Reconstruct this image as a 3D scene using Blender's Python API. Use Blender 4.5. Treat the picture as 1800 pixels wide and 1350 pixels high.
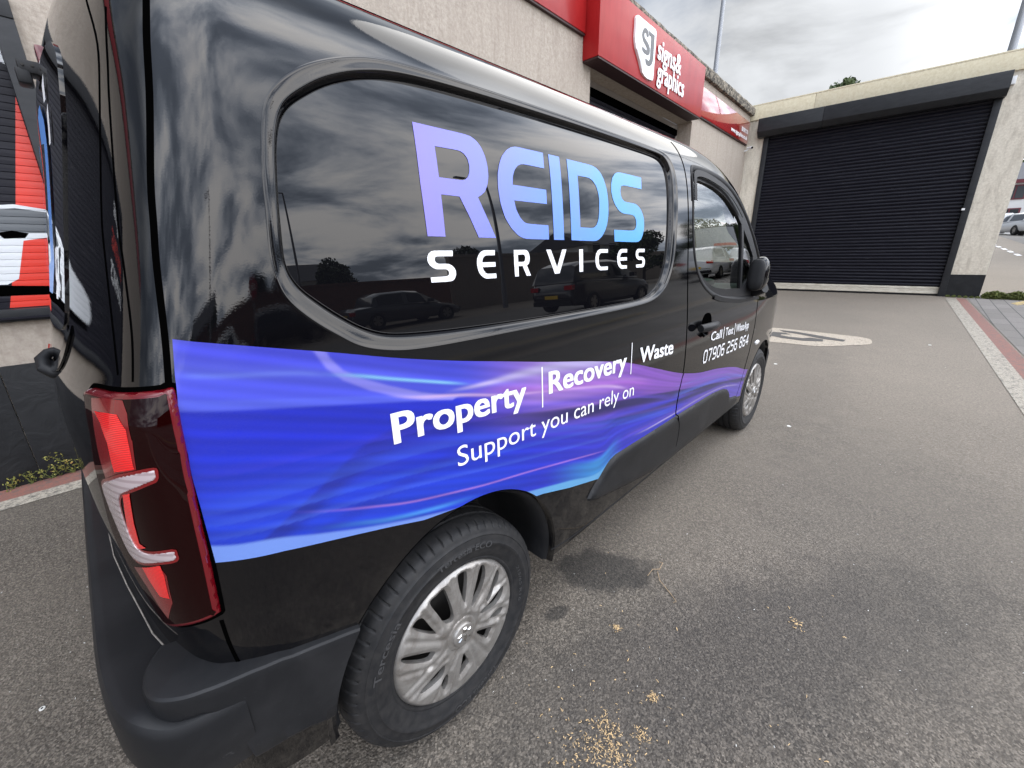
import bpy, bmesh, math, random
import numpy as np
from mathutils import Vector, Matrix
random.seed(7); RNG = np.random.default_rng(11)
scene = bpy.context.scene
for o in list(bpy.data.objects): bpy.data.objects.remove(o)

# ---------------------------------------------------------------- camera
CAM = np.array([-0.5187, -1.6067, 1.3102]); YAW, PITCH, ROLL, FPX = 0.7699, 0.3075, -0.017, 718.6
cy, sy, cp, sp = math.cos(YAW), math.sin(YAW), math.cos(PITCH), math.sin(PITCH)
fwd = np.array([cy*cp, sy*cp, -sp]); rt = np.array([sy, -cy, 0]); upv = np.cross(rt, fwd)
R_ = math.cos(ROLL)*rt + math.sin(ROLL)*upv; U_ = -math.sin(ROLL)*rt + math.cos(ROLL)*upv
cam = bpy.data.cameras.new('camera'); camo = bpy.data.objects.new('camera', cam); scene.collection.objects.link(camo)
M = Matrix(((R_[0], U_[0], -fwd[0], CAM[0]), (R_[1], U_[1], -fwd[1], CAM[1]), (R_[2], U_[2], -fwd[2], CAM[2]), (0, 0, 0, 1)))
camo.matrix_world = M
cam.sensor_fit = 'HORIZONTAL'; cam.sensor_width = 36; cam.lens = 36*FPX/1800; cam.clip_start = .02; cam.clip_end = 2000
scene.camera = camo

# ---------------------------------------------------------------- world: overcast sky with a bright patch
SUN_EL, SUN_AZ = math.radians(42), math.radians(13)       # azimuth measured from +x
world = bpy.data.worlds.new('World'); scene.world = world; world.use_nodes = True
wt = world.node_tree; wt.nodes.clear(); wl = wt.links
def W(t, **k):
    n = wt.nodes.new(t)
    for a, b in k.items(): setattr(n, a, b)
    return n
def wmath(op, a, b=None, c=None):
    n = W('ShaderNodeMath', operation=op)
    for i, v in enumerate((a, b, c)):
        if v is None: continue
        if isinstance(v, (int, float)): n.inputs[i].default_value = v
        else: wl.new(v, n.inputs[i])
    return n.outputs[0]
out = W('ShaderNodeOutputWorld'); bg = W('ShaderNodeBackground'); bg.inputs[1].default_value = .1
sky = W('ShaderNodeTexSky', sky_type='NISHITA', sun_disc=False, sun_elevation=SUN_EL, sun_rotation=math.pi/2-SUN_AZ)
tc = W('ShaderNodeTexCoord'); sep = W('ShaderNodeSeparateXYZ'); wl.new(tc.outputs['Generated'], sep.inputs[0])
X, Y, Z = sep.outputs
zc = wmath('ADD', wmath('MAXIMUM', Z, 0.0), .16)
uv = W('ShaderNodeCombineXYZ'); wl.new(wmath('DIVIDE', X, zc), uv.inputs[0]); wl.new(wmath('DIVIDE', Y, zc), uv.inputs[1])
def wnoise(scale, det, rough, dist, off):
    mp = W('ShaderNodeMapping'); mp.inputs['Location'].default_value = off; wl.new(uv.outputs[0], mp.inputs[0])
    n = W('ShaderNodeTexNoise'); n.inputs['Scale'].default_value = scale; n.inputs['Detail'].default_value = det
    n.inputs['Roughness'].default_value = rough; n.inputs['Distortion'].default_value = dist; wl.new(mp.outputs[0], n.inputs['Vector']); return n.outputs[0]
n1 = wnoise(1.25, 9, .56, .35, (3.1, 1.7, 0)); n2 = wnoise(.42, 3, .5, .3, (7, 2, 0))
cl = wmath('ADD', wmath('MULTIPLY', n1, .68), wmath('MULTIPLY', n2, .32))
mr = W('ShaderNodeMapRange', interpolation_type='SMOOTHSTEP'); mr.inputs[1].default_value = .41; mr.inputs[2].default_value = .60; wl.new(cl, mr.inputs[0])
cloud = mr.outputs[0]                                       # 0 dark cloud, 1 bright cloud
side = W('ShaderNodeMapRange', interpolation_type='SMOOTHSTEP'); side.inputs[1].default_value = -.15; side.inputs[2].default_value = .35
wl.new(wmath('MULTIPLY', Y, -1.0), side.inputs[0]); sd_ = side.outputs[0]   # 0: over the buildings, 1: over the street
dark = wmath('ADD', .56, wmath('MULTIPLY', sd_, 1.3)); brt = wmath('ADD', 1.16, wmath('MULTIPLY', sd_, 7.0))
lum = wmath('ADD', dark, wmath('MULTIPLY', cloud, wmath('SUBTRACT', brt, dark)))
lum = wmath('MULTIPLY', lum, wmath('ADD', .76, wmath('MULTIPLY', wmath('MAXIMUM', Z, 0.0), .85)))
dp = W('ShaderNodeVectorMath', operation='DOT_PRODUCT'); wl.new(tc.outputs['Generated'], dp.inputs[0])
bd = np.array([.9196, .2072, .30]); bd /= np.linalg.norm(bd); dp.inputs[1].default_value = bd
glow = wmath('POWER', wmath('MAXIMUM', dp.outputs['Value'], 0.0), 60.0)
lum = wmath('ADD', lum, wmath('MULTIPLY', glow, wmath('ADD', .06, wmath('MULTIPLY', cloud, .26))))
tint = W('ShaderNodeMix', data_type='RGBA'); tint.inputs[6].default_value = (.80, .93, 1.16, 1); tb = W('ShaderNodeMix', data_type='RGBA'); tb.inputs[6].default_value = (.975, 1.0, 1.03, 1); tb.inputs[7].default_value = (1.075, 1.0, .91, 1); wl.new(sd_, tb.inputs[0]); wl.new(tb.outputs[2], tint.inputs[7])
wl.new(wmath('MINIMUM', wmath('ADD', wmath('MULTIPLY', cloud, .75), glow), 1.0), tint.inputs[0])
sc = W('ShaderNodeVectorMath', operation='SCALE'); wl.new(tint.outputs[2], sc.inputs[0]); wl.new(wmath('MULTIPLY', lum, 9.0), sc.inputs['Scale'])
mixs = W('ShaderNodeMix', data_type='RGBA'); mixs.inputs[0].default_value = .93; wl.new(sky.outputs[0], mixs.inputs[6]); wl.new(sc.outputs[0], mixs.inputs[7])
wl.new(mixs.outputs[2], bg.inputs[0]); wl.new(bg.outputs[0], out.inputs[0])
sun = bpy.data.lights.new('sun', 'SUN'); sun.energy = 1.1; sun.angle = math.radians(40); sun.color = (1, .96, .9)
suno = bpy.data.objects.new('sun', sun); scene.collection.objects.link(suno)
suno.rotation_euler = Vector((math.cos(SUN_EL)*math.cos(SUN_AZ), math.cos(SUN_EL)*math.sin(SUN_AZ), math.sin(SUN_EL))).to_track_quat('Z', 'Y').to_euler()
vs = scene.view_settings; vs.view_transform = 'Standard'; vs.look = 'None'; vs.exposure = -.55; vs.gamma = 1.0; vs.use_curve_mapping = False

# ---------------------------------------------------------------- materials
def hexc(r, g, b):
    f = lambda c: (c/255/12.92) if c/255 <= .04045 else ((c/255+.055)/1.055)**2.4
    return (f(r), f(g), f(b), 1)
class Mt:
    def __init__(s, name):
        s.m = bpy.data.materials.new(name); s.m.use_nodes = True; s.t = s.m.node_tree; s.b = s.t.nodes['Principled BSDF']
        s.tc = None
    def node(s, t, **k):
        n = s.t.nodes.new(t)
        for a, b in k.items(): setattr(n, a, b)
        return n
    def set(s, **k):
        nm = dict(base='Base Color', rough='Roughness', metal='Metallic', ior='IOR', coat='Coat Weight', coatr='Coat Roughness', coatior='Coat IOR', spec='Specular IOR Level', trans='Transmission Weight', alpha='Alpha', em='Emission Color', ems='Emission Strength')
        for a, v in k.items():
            i = s.b.inputs[nm[a]]
            if isinstance(v, bpy.types.NodeSocket): s.t.links.new(v, i)
            else: i.default_value = v
        return s
    def co(s, kind='Object', scale=(1, 1, 1), rot=(0, 0, 0)):
        if s.tc is None: s.tc = s.node('ShaderNodeTexCoord')
        mp = s.node('ShaderNodeMapping'); mp.inputs['Scale'].default_value = scale; mp.inputs['Rotation'].default_value = rot
        s.t.links.new(s.tc.outputs[kind], mp.inputs[0]); return mp.outputs[0]
    def noise(s, scale, det=3, rough=.5, dist=0, co=None):
        n = s.node('ShaderNodeTexNoise'); n.inputs['Scale'].default_value = scale; n.inputs['Detail'].default_value = det
        n.inputs['Roughness'].default_value = rough; n.inputs['Distortion'].default_value = dist
        s.t.links.new(co or s.co(), n.inputs['Vector']); return n.outputs[0]
    def voro(s, scale, co=None, feat='F1', out='Distance'):
        n = s.node('ShaderNodeTexVoronoi', feature=feat); n.inputs['Scale'].default_value = scale
        s.t.links.new(co or s.co(), n.inputs['Vector']); return n.outputs[out]
    def ramp(s, v, stops):
        n = s.node('ShaderNodeValToRGB'); e = n.color_ramp.elements
        while len(e) < len(stops): e.new(.5)
        for i, (p, c) in enumerate(stops):
            e[i].position = p; e[i].color = c if len(c) == 4 else (*c, 1)
        s.t.links.new(v, n.inputs[0]); return n.outputs[0]
    def mix(s, f, a, b, mode='MIX'):
        n = s.node('ShaderNodeMix', data_type='RGBA', blend_type=mode)
        for i, v in ((0, f), (6, a), (7, b)):
            if isinstance(v, bpy.types.NodeSocket): s.t.links.new(v, n.inputs[i])
            else: n.inputs[i].default_value = v if i == 0 or len(v) == 4 else (*v, 1)
        return n.outputs[2]
    def math(s, op, a, b=0.0, c=0.0):
        n = s.node('ShaderNodeMath', operation=op)
        for i, v in enumerate((a, b, c)):
            if isinstance(v, bpy.types.NodeSocket): s.t.links.new(v, n.inputs[i])
            else: n.inputs[i].default_value = v
        return n.outputs[0]
    def sepz(s, kind='Object'):
        n = s.node('ShaderNodeSeparateXYZ'); s.t.links.new(s.co(kind), n.inputs[0]); return n.outputs
    def bump(s, h, strength=.3, dist=.01):
        n = s.node('ShaderNodeBump'); n.inputs['Strength'].default_value = strength; n.inputs['Distance'].default_value = dist
        s.t.links.new(h, n.inputs['Height']); s.t.links.new(n.outputs[0], s.b.inputs['Normal']); s.t.links.new(n.outputs[0], s.b.inputs['Coat Normal']); return s
def g1(v): return (v, v, v, 1)
def simple(name, col, rough=.5, **k):
    m = Mt(name); m.set(base=col if len(col) == 4 else (*col, 1), rough=rough, **k); return m.m
MAT = {}
def MK():
    # van paint: black with fine metallic flake under a clear coat
    m = Mt('black_paint'); dn = m.noise(16, 7, .7, .6); zl = m.node('ShaderNodeMapRange', interpolation_type='SMOOTHSTEP'); zl.inputs[1].default_value = .85; zl.inputs[2].default_value = .34; m.t.links.new(m.sepz()[2], zl.inputs[0])
    dust = m.math('MULTIPLY', m.ramp(dn, [(.42, g1(.04)), (.72, g1(1))]), m.math('MULTIPLY', zl.outputs[0], .34))
    m.set(base=m.mix(dust, (.0022, .0022, .003), (.085, .075, .062)), rough=.30, spec=.0, coat=1.0, coatior=1.5, coatr=.010)
    m.bump(m.noise(420, 2, .5), .012, .002); MAT['paint'] = m.m
    m = Mt('window_panel_gloss'); m.set(base=(.003, .003, .004, 1), rough=.02, ior=1.5, spec=.0, coat=1, coatior=1.52, coatr=.004)
    m.bump(m.noise(2.6, 2, .5), .02, .01); MAT['panel'] = m.m
    m = Mt('black_plastic'); n = m.noise(900, 2, .6); w = m.noise(6, 6, .65, .5); sc_ = m.noise(30, 5, .7, 1.5, m.co(scale=(1, 14, 3)))
    c = m.mix(m.ramp(w, [(.42, g1(0)), (.75, g1(.6))]), (.011, .0115, .013), (.028, .028, .030))
    c = m.mix(m.ramp(sc_, [(.66, g1(0)), (.72, g1(.35))]), c, (.12, .12, .125))
    m.set(base=c, rough=.42, spec=.24); m.bump(n, .12, .002); MAT['plastic'] = m.m
    MAT['rubber'] = simple('black_rubber', (.007, .007, .008), .5, spec=.25)
    MAT['gap'] = simple('gap_black', (.001, .001, .001), .9, spec=0.0)
    m = Mt('tyre_rubber'); n = m.noise(40, 6, .65); c = m.ramp(n, [(.35, (.010, .0105, .012)), (.7, (.026, .025, .025))]); m.set(base=c, rough=.6, spec=.35); m.bump(m.noise(600, 2), .1, .001); MAT['tyre'] = m.m
    m = Mt('hubcap_silver'); n = m.noise(16, 8, .7, 1.2); d = m.noise(70, 6, .75, 2.0, m.co(scale=(1, 1, 3)))
    c = m.mix(m.ramp(n, [(.40, g1(0)), (.66, g1(.8))]), (.38, .365, .345), (.22, .20, .18)); c = m.mix(m.ramp(d, [(.60, g1(0)), (.66, g1(.5))]), c, (.62, .62, .62))
    m.set(base=c, rough=.33, metal=.62); MAT['hub'] = m.m
    MAT['chrome'] = simple('badge_chrome', (.6, .6, .6), .18, metal=1)
    MAT['steel'] = simple('dark_steel', (.03, .028, .026), .6, metal=.4)
    m = Mt('clear_glass'); m.set(base=(.86, .97, .92, 1), rough=.0, trans=1, ior=1.5); 
    # thin glazing: mostly transparent with mirror reflection
    gl = m.node('ShaderNodeBsdfGlossy'); gl.inputs['Roughness'].default_value = 0; gl.inputs['Color'].default_value = (1, 1, 1, 1)
    tr = m.node('ShaderNodeBsdfTransparent'); tr.inputs[0].default_value = (.68, .82, .74, 1)
    fr = m.node('ShaderNodeFresnel'); fr.inputs[0].default_value = 1.55; ms = m.node('ShaderNodeMixShader')
    m.t.links.new(m.math('ADD', fr.outputs[0], .03), ms.inputs[0]); m.t.links.new(tr.outputs[0], ms.inputs[1]); m.t.links.new(gl.outputs[0], ms.inputs[2])
    m.t.links.new(ms.outputs[0], m.t.nodes['Material Output'].inputs[0]); MAT['glass'] = m.m
    MAT['privacy'] = simple('dark_privacy_glass', (.004, .004, .005), .02, coat=1, coatior=1.8, coatr=0)
    m = Mt('lamp_red_dark'); z = m.noise(160, 2, .5, 0, m.co(scale=(1, 1, 1)))
    m.set(base=(.008, .0001, .0003, 1), rough=.25, spec=.0, coat=.55, coatior=1.45, coatr=.01); MAT['lampdark'] = m.m
    MAT['lamprim'] = simple('lamp_red_rim', (.12, .002, .006), .2, coat=.6, coatior=1.5, coatr=.02); MAT['lampmid'] = simple('lamp_red_lens', (.17, .003, .005), .2, coat=.7, coatior=1.45, coatr=.01)
    m = Mt('lamp_red_reflector'); wv = m.node('ShaderNodeTexWave', wave_type='BANDS', bands_direction='Z'); wv.inputs['Scale'].default_value = 120; m.t.links.new(m.co(), wv.inputs[0])
    c = m.ramp(wv.outputs[0], [(.3, (.55, .006, .008)), (.7, (.95, .010, .012))]); m.set(base=c, rough=.2, coat=1, coatr=.01); m.bump(wv.outputs[0], .15, .002); MAT['lampred'] = m.m
    m = Mt('lamp_clear'); wv = m.node('ShaderNodeTexWave', wave_type='BANDS', bands_direction='Z'); wv.inputs['Scale'].default_value = 26; m.t.links.new(m.co(), wv.inputs[0])
    c = m.ramp(wv.outputs[0], [(.1, (.34, .26, .27)), (.5, (.46, .38, .39))]); m.set(base=c, rough=.16, coat=1, coatr=.01, spec=.8); MAT['lampclear'] = m.m
    MAT['white'] = simple('white_vinyl', (.86, .86, .88), .35)
    m = Mt('vinyl_print'); at = m.node('ShaderNodeVertexColor', layer_name='Print'); gn = m.noise(900, 1, .5)
    c = m.mix(m.ramp(gn, [(.3, g1(.0)), (.7, g1(.10))]), at.outputs[0], (.25, .25, .5), 'MIX')
    m.set(base=m.mix(1.0, c, (.56, .59, .60), 'MULTIPLY'), rough=.30, spec=.35, coat=.35, coatior=1.45, coatr=.05); MAT['vinyl'] = m.m
    m = Mt('letter_gradient'); x = m.sepz()[0]; t = m.math('MULTIPLY_ADD', x, 1/.9, .03)
    c = m.ramp(t, [(0, hexc(128, 118, 210)), (.22, hexc(116, 126, 216)), (.45, hexc(100, 138, 222)), (.75, hexc(88, 154, 226)), (1, hexc(84, 162, 230))])
    n = m.noise(5, 2); c = m.mix(m.ramp(n, [(.4, g1(0)), (.7, g1(.35))]), c, hexc(124, 126, 222)); m.set(base=c, rough=.32); MAT['grad'] = m.m
    # ground
    m = Mt('asphalt'); a = m.voro(210); a2 = m.voro(170, out='Color'); s1 = m.noise(1.1, 6, .6); s2 = m.noise(.22, 4, .55); st = m.noise(260, 2, .7); fine = m.noise(55, 5, .75)
    base = m.ramp(a2, [(.08, (.044, .037, .030)), (.5, (.122, .104, .084)), (.92, (.29, .25, .205))])
    base = m.mix(m.ramp(fine, [(.35, g1(.42)), (.6, g1(0))]), base, (.040, .038, .035))
    base = m.mix(m.ramp(st, [(.66, g1(0)), (.71, g1(.85))]), base, (.62, .58, .52))
    base = m.mix(m.ramp(s1, [(.36, g1(.0)), (.68, g1(.40))]), base, (.22, .188, .152))
    base = m.mix(m.ramp(s2, [(.35, g1(.45)), (.62, g1(0))]), base, (.060, .053, .046))
    x = m.sepz()[0]; farm = m.node('ShaderNodeMapRange'); farm.inputs[1].default_value = .5; farm.inputs[2].default_value = 5.0; farm.inputs[4].default_value = .62; m.t.links.new(x, farm.inputs[0])  # asphalt colour painted lighter further off, standing in for brighter light there
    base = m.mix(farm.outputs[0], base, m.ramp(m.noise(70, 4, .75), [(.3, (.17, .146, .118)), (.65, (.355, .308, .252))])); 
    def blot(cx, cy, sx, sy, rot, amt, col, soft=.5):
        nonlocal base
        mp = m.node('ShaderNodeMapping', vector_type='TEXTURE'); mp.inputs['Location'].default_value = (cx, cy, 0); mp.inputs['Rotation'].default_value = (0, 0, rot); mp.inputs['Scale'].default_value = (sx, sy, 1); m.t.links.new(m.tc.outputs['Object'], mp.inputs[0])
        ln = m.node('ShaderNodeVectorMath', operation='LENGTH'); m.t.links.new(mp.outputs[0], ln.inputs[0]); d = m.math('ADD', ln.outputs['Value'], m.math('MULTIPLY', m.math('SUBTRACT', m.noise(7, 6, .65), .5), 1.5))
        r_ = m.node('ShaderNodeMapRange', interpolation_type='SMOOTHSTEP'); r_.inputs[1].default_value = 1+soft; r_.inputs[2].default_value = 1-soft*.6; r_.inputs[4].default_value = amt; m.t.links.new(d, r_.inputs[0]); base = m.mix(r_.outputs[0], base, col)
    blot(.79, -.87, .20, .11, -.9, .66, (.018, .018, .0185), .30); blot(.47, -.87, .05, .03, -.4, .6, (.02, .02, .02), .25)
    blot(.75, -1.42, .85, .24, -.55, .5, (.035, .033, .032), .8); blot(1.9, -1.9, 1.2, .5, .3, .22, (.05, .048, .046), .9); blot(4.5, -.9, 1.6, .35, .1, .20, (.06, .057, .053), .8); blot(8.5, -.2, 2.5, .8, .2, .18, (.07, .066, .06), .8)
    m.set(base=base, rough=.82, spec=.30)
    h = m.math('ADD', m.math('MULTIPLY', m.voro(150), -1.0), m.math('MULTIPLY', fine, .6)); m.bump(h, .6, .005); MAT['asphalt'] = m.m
    def darker(src, name, k):
        c = src.copy(); c.name = name; b = c.node_tree.nodes['Principled BSDF']; l = b.inputs['Base Color'].links[0].from_socket; n = c.node_tree.nodes.new('ShaderNodeMix'); n.data_type = 'RGBA'; n.inputs[0].default_value = k; n.inputs[7].default_value = (.008, .008, .008, 1); c.node_tree.links.new(l, n.inputs[6]); c.node_tree.links.new(n.outputs[2], b.inputs['Base Color']); b.inputs['Roughness'].default_value = .72; return c
    MAT['oil'] = darker(m.m, 'damp_asphalt', .62)
    m = Mt('road_asphalt'); n = m.noise(90, 4, .7); s1 = m.noise(.6, 5, .6); c = m.ramp(n, [(.35, (.09, .083, .074)), (.7, (.18, .168, .15))]); c = m.mix(m.ramp(s1, [(.4, g1(0)), (.7, g1(.5))]), c, (.21, .196, .175)); m.set(base=c, rough=.85); m.bump(n, .3, .006); MAT['road'] = m.m
    def worn(name, col, worncol, lo, hi, sc=28):
        m = Mt(name); n = m.noise(sc, 6, .72); n2 = m.noise(120, 3, .6); c = m.mix(m.ramp(n, [(lo, g1(1)), (hi, g1(0))]), col, worncol)
        c = m.mix(m.ramp(n2, [(.38, g1(.7)), (.55, g1(0))]), c, worncol); m.set(base=c, rough=.8); m.bump(n2, .3, .004); return m.m
    MAT['wline'] = worn('worn_white_line', (.40, .36, .295), (.12, .108, .094), .38, .50)
    MAT['rband'] = worn('worn_red_band', (.25, .10, .075), (.13, .09, .08), .38, .52)
    MAT['logo'] = worn('worn_logo_paint', (.50, .43, .34), (.17, .15, .13), .34, .46)
    MAT['logodark'] = simple('logo_dark', (.085, .08, .075), .85)
    MAT['yline'] = worn('worn_yellow_line', (.55, .38, .10), (.15, .14, .12), .4, .55)
    m = Mt('block_paving'); br = m.node('ShaderNodeTexBrick'); br.inputs['Scale'].default_value = 1; br.inputs['Brick Width'].default_value = .6; br.inputs['Row Height'].default_value = .2; br.inputs['Mortar Size'].default_value = .008
    br.inputs['Color1'].default_value = (.17, .155, .14, 1); br.inputs['Color2'].default_value = (.22, .20, .185, 1); br.inputs['Mortar'].default_value = (.05, .05, .045, 1); m.t.links.new(m.co(), br.inputs[0])
    n = m.noise(60, 5, .7); c = m.mix(m.ramp(n, [(.35, g1(.5)), (.65, g1(0))]), br.outputs[0], (.09, .085, .08)); m.set(base=c, rough=.85); m.bump(n, .3, .004); MAT['paving'] = m.m
    MAT['kerb'] = worn('kerb_stone', (.32, .29, .25), (.17, .155, .14), .4, .6)
    # building
    m = Mt('render_wall'); n = m.noise(34, 8, .72); st = m.noise(5, 6, .65, .4, m.co(scale=(3.2, 3.2, .25))); bl = m.noise(1.2, 5, .6)
    c = m.ramp(n, [(.33, (.315, .268, .222)), (.62, (.455, .398, .335))]); c = m.mix(m.ramp(st, [(.48, g1(0)), (.72, g1(.55))]), c, (.26, .212, .172)); c = m.mix(m.ramp(bl, [(.42, g1(0)), (.7, g1(.4))]), c, (.36, .305, .255))
    pk = m.voro(11); c = m.mix(m.ramp(m.noise(15, 3, .8, 1), [(.70, g1(0)), (.74, g1(.5))]), c, (.22, .18, .15)); m.set(base=c, rough=.9); m.bump(n, .5, .012); MAT['wall'] = m.m
    m = Mt('cream_wall'); n = m.noise(26, 7, .7); st = m.noise(4, 6, .7, .5, m.co(scale=(2.2, 2.2, .5))); c = m.ramp(n, [(.33, (.60, .54, .44)), (.62, (.76, .70, .59))]); c = m.mix(m.ramp(st, [(.48, g1(0)), (.68, g1(.6))]), c, (.40, .35, .28))
    zz = m.sepz()[2]; c = m.mix(m.math('MULTIPLY', m.ramp(m.noise(9, 6, .7), [(.4, g1(0)), (.6, g1(1))]), m.math('SUBTRACT', .42, m.math('MULTIPLY', zz, .28))), c, (.25, .19, .13)); m.set(base=c, rough=.9); m.bump(n, .4, .01); MAT['cream'] = m.m
    m = Mt('parapet_cream'); n = m.noise(20, 6, .7); c = m.ramp(n, [(.35, (.66, .58, .40)), (.65, (.78, .71, .53))]); m.set(base=c, rough=.9); MAT['parapet'] = m.m
    m = Mt('coping_lichen'); n = m.noise(11, 8, .75, .8, m.co(scale=(1, 1, 1.2))); c = m.ramp(n, [(.40, (.03, .027, .023)), (.50, (.12, .105, .085)), (.56, (.30, .26, .20)), (.72, (.42, .37, .29))]); m.set(base=c, rough=.95); m.bump(n, .8, .03); MAT['coping'] = m.m
    m = Mt('plinth_black'); n = m.noise(5, 6, .6); c = m.ramp(n, [(.3, (.009, .0095, .011)), (.7, (.017, .0175, .019))]); m.set(base=c, rough=.6, spec=.3); m.bump(m.noise(7, 6, .55, .8), .35, .03); MAT['plinth'] = m.m
    m = Mt('red_sign_gloss'); n = m.noise(3, 4, .6, .3, m.co(scale=(2, 2, .5))); c = m.ramp(n, [(.35, (.30, .010, .011)), (.7, (.36, .017, .017))]); m.set(base=c, rough=.4, spec=.15, coat=.16, coatior=1.5, coatr=.12); MAT['red'] = m.m
    m = Mt('red_acrylic'); m.set(base=(.34, .014, .014, 1), rough=.1, coat=1, coatior=1.55, coatr=.02); MAT['redgloss'] = m.m
    MAT['signwhite'] = simple('sign_white', (.84, .84, .84), .4); MAT['signgrey'] = simple('sign_grey', (.055, .058, .062), .4); MAT['foldgrey'] = simple('fold_grey', (.5, .5, .5), .4)
    m = Mt('shutter_black'); n = m.noise(14, 7, .7, .4, m.co(scale=(.25, .25, 6))); c = m.ramp(n, [(.3, (.004, .004, .008)), (.58, (.009, .009, .015)), (.66, (.03, .03, .036)), (.76, (.12, .12, .125))]); m.set(base=c, rough=.40, spec=.22); MAT['shutter'] = m.m
    m = Mt('dark_grey_metal'); n = m.noise(7, 6, .7, .6, m.co(scale=(.6, .6, 2))); c = m.ramp(n, [(.35, (.014, .015, .017)), (.68, (.026, .027, .030)), (.8, (.08, .08, .08))]); m.set(base=c, rough=.5, spec=.3); MAT['greymetal'] = m.m
    m = Mt('shutter_cream_bar'); n = m.noise(12, 6, .7, 0, m.co(scale=(.5, .5, 8))); c = m.ramp(n, [(.35, (.40, .35, .27)), (.6, (.72, .68, .58))]); m.set(base=c, rough=.5); MAT['creambar'] = m.m
    MAT['galv'] = simple('galvanised_pole', (.30, .31, .33), .45, metal=.4)
    m = Mt('bark'); n = m.noise(20, 5, .7); m.set(base=m.ramp(n, [(.3, (.04, .03, .02)), (.7, (.10, .08, .06))]), rough=.9); MAT['bark'] = m.m
    m = Mt('leaf_green'); oi = m.node('ShaderNodeObjectInfo'); n = m.noise(.9, 3, .6); c = m.ramp(n, [(.3, (.022, .042, .012)), (.7, (.075, .105, .03))]); m.set(base=c, rough=.7); MAT['leaf'] = m.m
    m = Mt('leaf_yellow'); n = m.noise(30, 3, .6); c = m.ramp(n, [(.35, (.17, .19, .035)), (.6, (.30, .26, .06)), (.72, (.30, .09, .03))]); m.set(base=c, rough=.7); MAT['leafy'] = m.m
    MAT['carwhite'] = simple('car_paint_white', (.72, .73, .74), .3, coat=1, coatr=.02); MAT['carblack'] = simple('car_paint_black', (.006, .006, .008), .3, coat=1, coatr=.02); MAT['cargrey'] = simple('car_paint_grey', (.08, .085, .095), .3, coat=1, coatr=.02)
    MAT['carglass'] = simple('car_window_glass', (.01, .012, .014), .03, coat=1, coatr=0); MAT['taillight'] = simple('car_tail_light', (.5, .01, .012), .2, coat=1)
    MAT['headl'] = simple('car_headlight', (.12, .125, .13), .12, coat=1); MAT['yplate'] = simple('yellow_number_plate', (.75, .48, .04), .4); MAT['wplate'] = simple('white_number_plate', (.75, .75, .72), .4)
    m = Mt('brick_wall'); br = m.node('ShaderNodeTexBrick'); br.inputs['Scale'].default_value = 4; br.inputs['Color1'].default_value = (.22, .085, .05, 1); br.inputs['Color2'].default_value = (.30, .13, .08, 1); br.inputs['Mortar'].default_value = (.3, .27, .23, 1); m.t.links.new(m.co(rot=(math.pi/2, 0, 0)), br.inputs[0]); m.set(base=br.outputs[0], rough=.9); MAT['brick'] = m.m
    MAT['whitewall'] = simple('white_painted_wall', (.74, .74, .72), .8); MAT['maroon'] = simple('maroon_trim', (.14, .02, .03), .5); MAT['roof'] = simple('grey_roof', (.10, .10, .11), .8); MAT['darkwin'] = simple('dark_window', (.02, .025, .03), .1)
    MAT['noentry'] = simple('no_entry_red', (.5, .01, .015), .4)
    MAT['interior'] = simple('interior_dark', (.025, .026, .028), .7); MAT['seat'] = simple('seat_fabric', (.04, .042, .045), .9)
    MAT['wood'] = simple('wood_shavings', (.62, .43, .22), .8); MAT['twig'] = simple('dry_twig', (.36, .26, .16), .85); MAT['chip'] = simple('white_chip', (.75, .74, .7), .7); MAT['amber'] = simple('amber_sticker', (.55, .16, .03), .5)
    m = Mt('moss'); n = m.noise(25, 4, .7); m.set(base=m.ramp(n, [(.35, (.06, .08, .02)), (.65, (.17, .19, .05))]), rough=.95); MAT['moss'] = m.m
    MAT['stripered'] = simple('printed_red', (.62, .035, .02), .35); MAT['printwhite'] = simple('printed_white', (.62, .64, .66), .35); MAT['printgrey'] = simple('printed_car_glass', (.10, .11, .12), .3); MAT['printblue'] = simple('blue_window_vinyl', (.12, .30, .72), .3)
    MAT['brown'] = simple('sign_underside', (.035, .012, .012), .6); MAT['soffit'] = simple('soffit', (.36, .33, .30), .9); MAT['indicator'] = simple('indicator_lens', (.85, .85, .85), .12, coat=1)
    MAT['paper'] = simple('billboard_face', (.55, .57, .60), .5)
MK()

# ---------------------------------------------------------------- scene helpers
COL = scene.collection
def link(name, me, mat=None, parent=None):
    o = bpy.data.objects.new(name, me); COL.objects.link(o)
    if mat is not None and me is not None:
        for mm in (mat if isinstance(mat, (list, tuple)) else [mat]): me.materials.append(mm)
    if parent is not None: o.parent = parent; o.matrix_parent_inverse = parent.matrix_world.inverted()
    return o
def tag(o, label=None, cat=None, group=None, kind=None):
    for k, v in (('label', label), ('category', cat), ('group', group), ('kind', kind)):
        if v: o[k] = v
    return o
def empty(name, loc=(0, 0, 0), rz=0, **k):
    o = bpy.data.objects.new(name, None); COL.objects.link(o); o.location = loc; o.rotation_euler = (0, 0, rz); o.empty_display_size = .2
    bpy.context.view_layer.update(); tag(o, **k); return o
def mesh(name, verts, faces, mat=None, parent=None, smooth=False, mi=None):
    me = bpy.data.meshes.new(name); me.from_pydata([tuple(map(float, v)) for v in verts], [], [tuple(map(int, f)) for f in faces]); me.update()
    if smooth: me.polygons.foreach_set('use_smooth', np.ones(len(me.polygons), bool))
    o = link(name, me, mat, parent)
    if mi is not None: me.polygons.foreach_set('material_index', np.array(mi, dtype=np.int32))
    return o
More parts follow.
